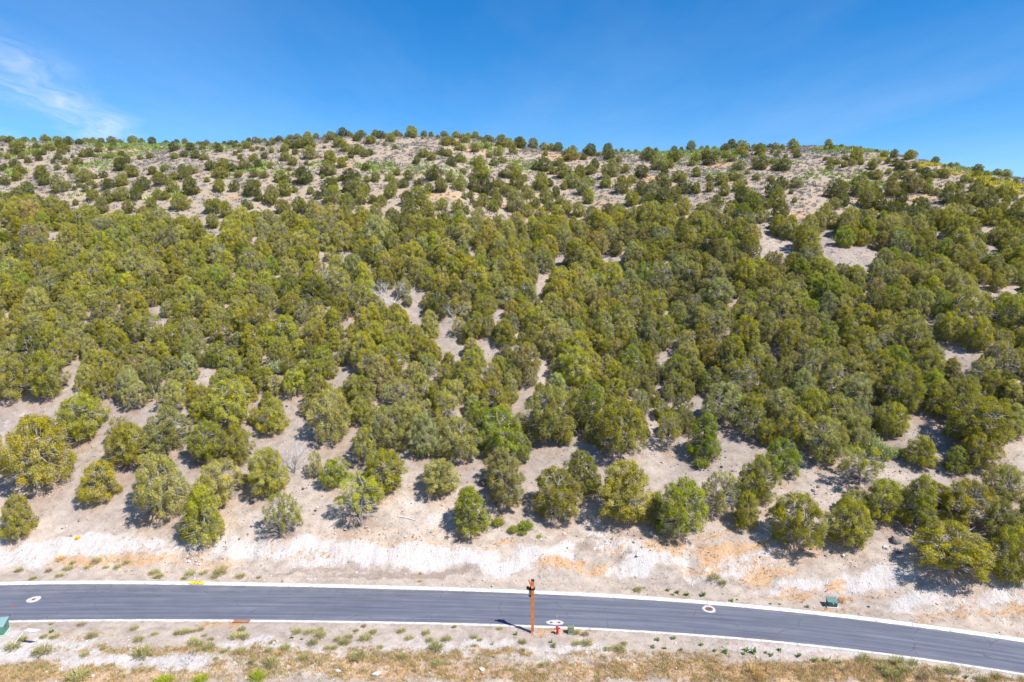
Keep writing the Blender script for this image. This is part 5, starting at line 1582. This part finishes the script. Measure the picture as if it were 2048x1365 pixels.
# sagebrush over the upper open slope and low green brush in its hollows
SG = [grass_proto(60 + i, 16, .5, .55, .05) for i in range(5)]
def d_sage(x, y):
    return np.where(y < 262, sstep(122, 148, y) * (.40 + .75 * sstep(-.4, .25, fbm(x, y, 411, 5, 4))), 0)
spread('sagebrush', 66000, (-190, 200), (120, 262), d_sage, SG, .92, [(.25, .24, .23), (.32, .305, .29), (.18, .172, .165), (.28, .275, .22)], 45)
BRUSH = patches([(300,292,120,5,1),(75,300,40,8,.8),(60,262,60,8,.6),(240,310,30,5),(215,325,20,5),(380,270,50,6),(1330,306,70,5,1),(330,400,40,14,1),(30,345,20,6,.7),(520,335,30,10,.9),(560,345,20,8,.8),(60,280,60,6),
                 (200,335,40,7,.8),(480,345,40,9,.7),(730,330,25,5,1.2),(765,335,30,10,.9),(850,335,30,10,1),(965,295,20,7,1),(960,335,25,8,.9),(1045,330,25,10,1),(1385,310,60,8,1),(1270,305,60,5,.9),(1450,310,40,4,.6),
                 (1700,300,60,4,1),(1800,310,70,6,1),(1900,332,50,6,1),(1975,348,40,5,.9),(1680,352,60,5,.9),(1720,372,40,7,.8),(1750,368,20,7,.9),(1650,345,30,5,.8),(1440,350,30,5,.8),(640,330,20,6,.7),(900,340,30,8,.8),
                 (280,300,60,5,.9),(190,290,40,5,.8),(430,300,40,6,.6),(1560,325,30,4,.6),(1450,300,30,4,.7),(150,390,30,7,.5),(1120,300,0.1,0.1)])
BRUSH[:, 2:4] *= 1.25
YBR = patches([(1395,342,28,5,1),(1330,346,40,4,.7),(1460,330,12,4,1),(2025,375,40,14,1.4),(1985,370,30,8,1),(1850,330,40,5,.9),(1760,325,30,5,.9),(1900,345,30,5,.9),(1740,320,30,5,.8),(1680,318,20,5,.6),(90,262,40,5,.5),(1950,360,40,5,.6)])
BG = [grass_proto(80 + i, 20, .62, .6, .075) for i in range(4)]
spread('green_brush', 60000, (-190, 200), (150, 258), lambda x, y: np.clip(1.6 * ell(BRUSH, x, y) * (.3 + .6 * sstep(-.2, .4, fbm(x, y, 415, 7, 3))), 0, 1), BG, 1.0, [(.30, .42, .08), (.35, .45, .09), (.26, .35, .09), (.40, .46, .12)], 46)
spread('yellow_brush', 40000, (100, 200), (150, 262), lambda x, y: np.clip(ell(YBR, x, y) * .7, 0, 1), BG, .85, [(.62, .52, .03), (.46, .48, .05), (.68, .55, .05)], 47)

# ---------------------------------------------------------------- roadside objects
def spot(px, py):
    X, Y, Z = hit(px, py)
    return float(X[0]), float(Y[0]), float(Z[0])


# orange timber lamp post
X, Y, Z = spot(1065, 1266)
post = thing('lamp_post', 'tall orange timber lamp post with a black lantern on its left side', 'lamp post', (X, Y, Z), 0.0)
PH = 5.05
MB().box((0, 0, PH / 2 + .06), (.26, .26, PH - .12), bevel=.02).build('timber_post', M_wood, post)
MB().box((0, 0, PH - .02), (.29, .29, .10), bevel=.015).build('post_cap', M_black, post)
R_ = Matrix.Rotation(-0.42, 3, 'Y')
MB().box((-.16, -.04, PH - .42), (.13, .16, .95), R_, bevel=.012).build('knee_brace', M_wood, post)
MB().box((-.04, -.15, PH - .62), (.20, .03, .16), bevel=.008).build('pale_plate', mat('pale_new_timber', (.75, .42, .25), .6, .2, 5), post)
MB().box((.06, -.01, PH - .80), (.30, .34, .17), bevel=.01).build('steel_strap', M_black, post)
arm = MB().box((-.22, .22, PH - .88), (.62, .10, .14), bevel=.01).build('lamp_arm', M_black, post)
MB().box((-.10, .24, PH - .80), (.30, .42, .04), bevel=.01).build('lamp_roof', M_black, post)
MB().box((-.44, .20, PH - .86), (.22, .30, .22), bevel=.02).build('driver_box', M_black, post)
lan = MB()
for sx_ in (-1, 1):
    for sy_ in (-1, 1):
        lan.box((-.24 + sx_ * .10, .12 + sy_ * .10, PH - 1.26), (.022, .022, .56))
lan.box((-.24, .12, PH - .97), (.26, .26, .07), bevel=.02).box((-.24, .12, PH - 1.56), (.25, .25, .12), bevel=.03, taper=.8)
lant = lan.build('lantern', M_black, post)
MB().lathe([(.001, PH - 1.48), (.075, PH - 1.47), (.09, PH - 1.2), (.075, PH - 1.02), (.001, PH - 1.01)], 12, (-.24, .12, 0)).build('lamp_glass', M_glass, lant)
MB().tube([(-.12, -.02, PH - .6), (-.12, .10, PH - 1.05), (-.06, .14, PH - 1.0)], .012, 6).build('cable', M_black, post)
MB().box((0, 0, .07), (.31, .31, .16), bevel=.01).box((.0, -.16, .15), (.12, .02, .22)).build('base_shoe', M_steel, post)
MB().tube([(.05, -.16, .12), (.16, -.34, .02), (.24, -.42, .01)], .022, 8).build('conduit_stub', M_white, post)
for sx_ in (-.08, .08):
    MB().lathe([(.001, .0), (.02, .0), (.02, .012), (.001, .012)], 8, (sx_, -.145, .28), 'y').build('bolt', M_steel, post)

# fire hydrant with a marker rod
X, Y, Z = spot(1114.5, 1268)
hy = thing('fire_hydrant', 'red fire hydrant near the kerb, right of the orange post', 'fire hydrant', (X, Y, Z), .25)
MB().lathe([(.001, 0), (.17, 0), (.17, .045), (.125, .05), (.115, .10), (.112, .46), (.15, .47), (.15, .52), (.125, .53)], 18).build('barrel', M_red, hy, True)
MB().lathe([(.135, .53), (.14, .56), (.128, .64), (.09, .71), (.045, .745), (.04, .76), (.035, .80), (.001, .80)], 18).build('bonnet', M_red, hy, True)
for sg in (-1, 1):
    cpn = MB().lathe([(.055, 0), (.055, .10 * sg), (.075, .10 * sg), (.078, .15 * sg), (.045, .17 * sg), (.03, .20 * sg), (.001, .20 * sg)], 12, (sg * .095, 0, .50), 'x').build('side_outlet', M_red, hy, True)
MB().lathe([(.075, 0), (.075, -.09), (.10, -.09), (.10, -.14), (.05, -.16), (.04, -.19), (.001, -.19)], 14, (0, -.08, .36), 'y').build('front_outlet', M_red, hy, True)
for k in range(6):
    a_ = k * math.pi / 3
    MB().lathe([(.014, 0), (.014, .03), (.001, .03)], 6, (math.cos(a_) * .145, math.sin(a_) * .145, .04)).build('flange_bolt', M_steel, hy)
MB().box((-.15, -.05, .26), (.05, .05, .42), bevel=.01).build('white_tag', M_white, hy)
for k in range(8):
    if k < 7:
        MB().tube([(-.02, .06, .62 + k * .19), (-.02, .06, .62 + (k + 1) * .19)], .014, 6).build('rod_band', M_red if k % 2 == 0 else M_white, hy)

# pedestal
X, Y, Z = spot(1141.5, 1266.5)
pd = thing('utility_pedestal', 'low weathered green utility pedestal right of the red hydrant', 'pedestal', (X, Y, Z), .06)
MB().box((0, 0, .30), (.56, .40, .60), taper=.93, bevel=.03).build('housing', M_ped, pd)
MB().box((0, 0, .63), (.58, .42, .09), bevel=.035).build('lid', M_ped, pd)
MB().box((0, -.215, .34), (.36, .012, .28), bevel=.004).build('front_panel', M_ped, pd)
MB().box((0, 0, .02), (.66, .52, .06), bevel=.01).build('plinth', M_ped, pd)


# green cabinets
def cabinet(px, py, W, D, H, rot, label, body, lid, hinge=.16, big=False):
    X, Y, Z = spot(px, py)
    o = thing('transformer_box', label, 'transformer', (X, Y, Z), rot)
    MB().box((0, 0, .03), (W + .22, D + .22, .18), bevel=.02).build('pad', M_pad if not big else mat('pale_green_skirt', (.36, .50, .45), .6, .06, 3), o)
    hw, hd = W / 2, D / 2
    z0, z1, z2 = .125, .125 + H - hinge, .125 + H
    m = MB(); m.poly([(-hw, -hd, z0), (hw, -hd, z0), (hw, hd, z0), (-hw, hd, z0), (-hw, -hd, z1), (hw, -hd, z1), (hw, hd, z2 - .02), (-hw, hd, z2 - .02)], (),
                     [[0, 1, 5, 4], [1, 2, 6, 5], [2, 3, 7, 6], [3, 0, 4, 7], [4, 5, 6, 7], [3, 2, 1, 0]]).build('body', body, o)
    e = .03
    m = MB(); m.poly([(-hw - e, -hd - e, z1 - .03), (hw + e, -hd - e, z1 - .03), (hw + e, hd + e, z2 - .01), (-hw - e, hd + e, z2 - .01),
                      (-hw - e, -hd - e, z1 + .03), (hw + e, -hd - e, z1 + .03), (hw + e, hd + e, z2 + .05), (-hw - e, hd + e, z2 + .05)], (),
                     [[0, 1, 5, 4], [1, 2, 6, 5], [2, 3, 7, 6], [3, 0, 4, 7], [4, 5, 6, 7], [3, 2, 1, 0]]).build('lid', lid, o)
    MB().box((W * .02, -hd - .012, z0 + (z1 - z0) * .48), (W * .90, .02, (z1 - z0) * .84), bevel=.004).build('door', body, o)
    return o, hw, hd, z0, z1


o, hw, hd, z0, z1 = cabinet(1663, 1213, .86, .74, .62, -.16, 'small dark green transformer cabinet on a pale pad above the road, right side', M_green, M_greenlid)
MB().box((.04, -hd - .03, z0 + .36), (.09, .02, .09), bevel=.004).build('lock_plate', M_white, o)
MB().box((-.28, -hd - .03, z0 + .44), (.12, .012, .05)).build('hinge', M_black, o)
MB().box((.30, -hd - .03, z0 + .44), (.14, .012, .05)).build('sticker', M_blue, o)
o, hw, hd, z0, z1 = cabinet(-12, 1269, 1.95, 1.30, 1.02, .30, 'big green transformer cut by the left edge, in front of the road', M_lgreen, M_lgreenlid, .24, True)
MB().box((hw - .45, -hd - .03, z1 - .14), (.16, .012, .10)).build('sticker', M_white, o)
MB().box((hw + .012, -.1, z1 - .22), (.016, .05, .18), bevel=.003).build('handle', M_black, o)

# bent pale metal post with a white plate
(x1, x2, x3), (y1, y2, y3), (z1_, z2_, z3_) = hit([20, 38, 70], [1299, 1290, 1290])
s_ = float(ppm(x1, y1, z1_))
bp = thing('bent_sign_post', 'bent pale metal post holding a white plate, leaning beside the big transformer', 'post', (float(x1), float(y1), float(z1_)), 0)
MB().tube([(0, 0, -.1), (.52, .35, .80), (.92, .55, 1.30), (1.05, .60, 1.42), (1.25, .60, 1.46)], .032, 8).build('post', M_white, bp)
m = MB(); m.poly([(.98, .50, 1.42), (1.90, .48, 1.36), (2.30, .70, 1.45), (1.15, .74, 1.48), (.98, .50, 1.39), (1.90, .48, 1.33), (2.30, .70, 1.42), (1.15, .74, 1.45)], (),
                 [[0, 1, 2, 3], [7, 6, 5, 4], [4, 5, 1, 0], [5, 6, 2, 1], [6, 7, 3, 2], [7, 4, 0, 3]]).build('plate', M_white, bp)

# survey stakes
for (px, py, h_, mt, lab) in [(215, 1120, 1.35, M_blue, 'thin grey post standing in the weeds above the road at left'), (1082, 1157, .75, M_white, 'short white stake behind the top of the orange post'),
                              (1390, 1141, 1.25, M_blue, 'thin pale green stake on the bank above the wide-lidded manhole'), (1990, 1235, 1.1, M_blue, 'thin pale stake in dry grass at the right edge'),
                              (1150, 1120, .5, M_stalk, 'short brown stake in the orange grass below the brown scar')]:
    X, Y, Z = spot(px, py)
    o = MB().box((0, 0, h_ / 2 - .05), (.055, .03, h_ + .1), taper=.9, bevel=.006).build('survey_stake', mt, None, loc=(X, Y, Z)); tag(o, lab, 'stake', 'survey stakes')

# pin flags
for (px, py, h_, lab) in [(24, 1240, 1.35, 'red pin flag on a wire behind the big transformer'), (1651, 1186, .35, 'small red pin flag on the bank above the small green cabinet')]:
    X, Y, Z = spot(px, py)
    f_ = thing('pin_flag', lab, 'flag', (X, Y, Z), 0, 'red pin flags')
    MB().tube([(0, 0, -.05), (.02, 0, h_ * .5), (.09, 0, h_)], .006, 5).build('wire', M_steel, f_)
    m = MB(); m.poly([(.085, 0, h_ - .16), (.09, 0, h_), (.26, .03, h_ + .05), (.20, -.02, h_ - .10), (.085, .006, h_ - .16), (.09, .006, h_), (.26, .036, h_ + .05), (.20, -.014, h_ - .10)], (),
                     [[0, 3, 2, 1], [4, 5, 6, 7], [0, 1, 5, 4], [1, 2, 6, 5], [2, 3, 7, 6], [3, 0, 4, 7]]).build('flag', M_flag, f_)

# yellow inlet bag on the far kerb
X, Y = [float(v) for v in flat_pt(394, 1166.5, .1)]
kb = thing('kerb_bag', 'flat yellow sediment bag with two black straps on the far kerb', 'bag', (X, Y, .125), float(slope_at(f_back, X)))
m = MB()
pts = []
NX = 14
for i in range(NX + 1):
    xx = -.80 + 1.6 * i / NX
    for j, (yy, zz) in enumerate([(-.20, -.02), (-.17, .07), (-.05, .11), (.08, .10), (.18, .05), (.20, -.02)]):
        pts.append((xx, yy + .01 * math.sin(i * 1.7 + j), zz * (1 + .15 * math.sin(i * 2.1)) * (1 if 0 < i < NX else .5)))
F4 = [[i * 6 + j, (i + 1) * 6 + j, (i + 1) * 6 + j + 1, i * 6 + j + 1] for i in range(NX) for j in range(5)]
m.poly(pts, (), F4 + [[0, 1, 4, 5], [1, 2, 3, 4], [NX * 6 + 5, NX * 6 + 4, NX * 6 + 1, NX * 6], [NX * 6 + 4, NX * 6 + 3, NX * 6 + 2, NX * 6 + 1]]).build('bag', M_yellow, kb, True)
for xx in (-.12, .22):
    MB().tube([(xx - .05, -.21, .0), (xx - .02, -.17, .09), (xx + .05, .0, .135), (xx + .12, .17, .07)], .026, 6).build('strap', M_black, kb)

# rusty drain grate in the near kerb
X, Y = [float(v) for v in flat_pt(483, 1243.5, .1)]
dg = thing('drain_grate', 'rusty orange-brown drain grate set in the near kerb', 'drain', (X, Y - .02, .115), float(slope_at(f_front, X)))
MB().box((0, .22, .022), (1.55, .05, .035)).box((0, -.22, .022), (1.55, .05, .035)).box((-.75, 0, .022), (.05, .38, .034)).box((.75, 0, .022), (.05, .38, .034)).build('frame', M_rust, dg)
for k in range(14):
    MB().box((-.66 + k * .1015, 0, .020), (.055, .40, .028)).build('bar', M_rust, dg)
MB().box((0, 0, -.02), (1.46, .38, .03)).build('sump', M_iron, dg)
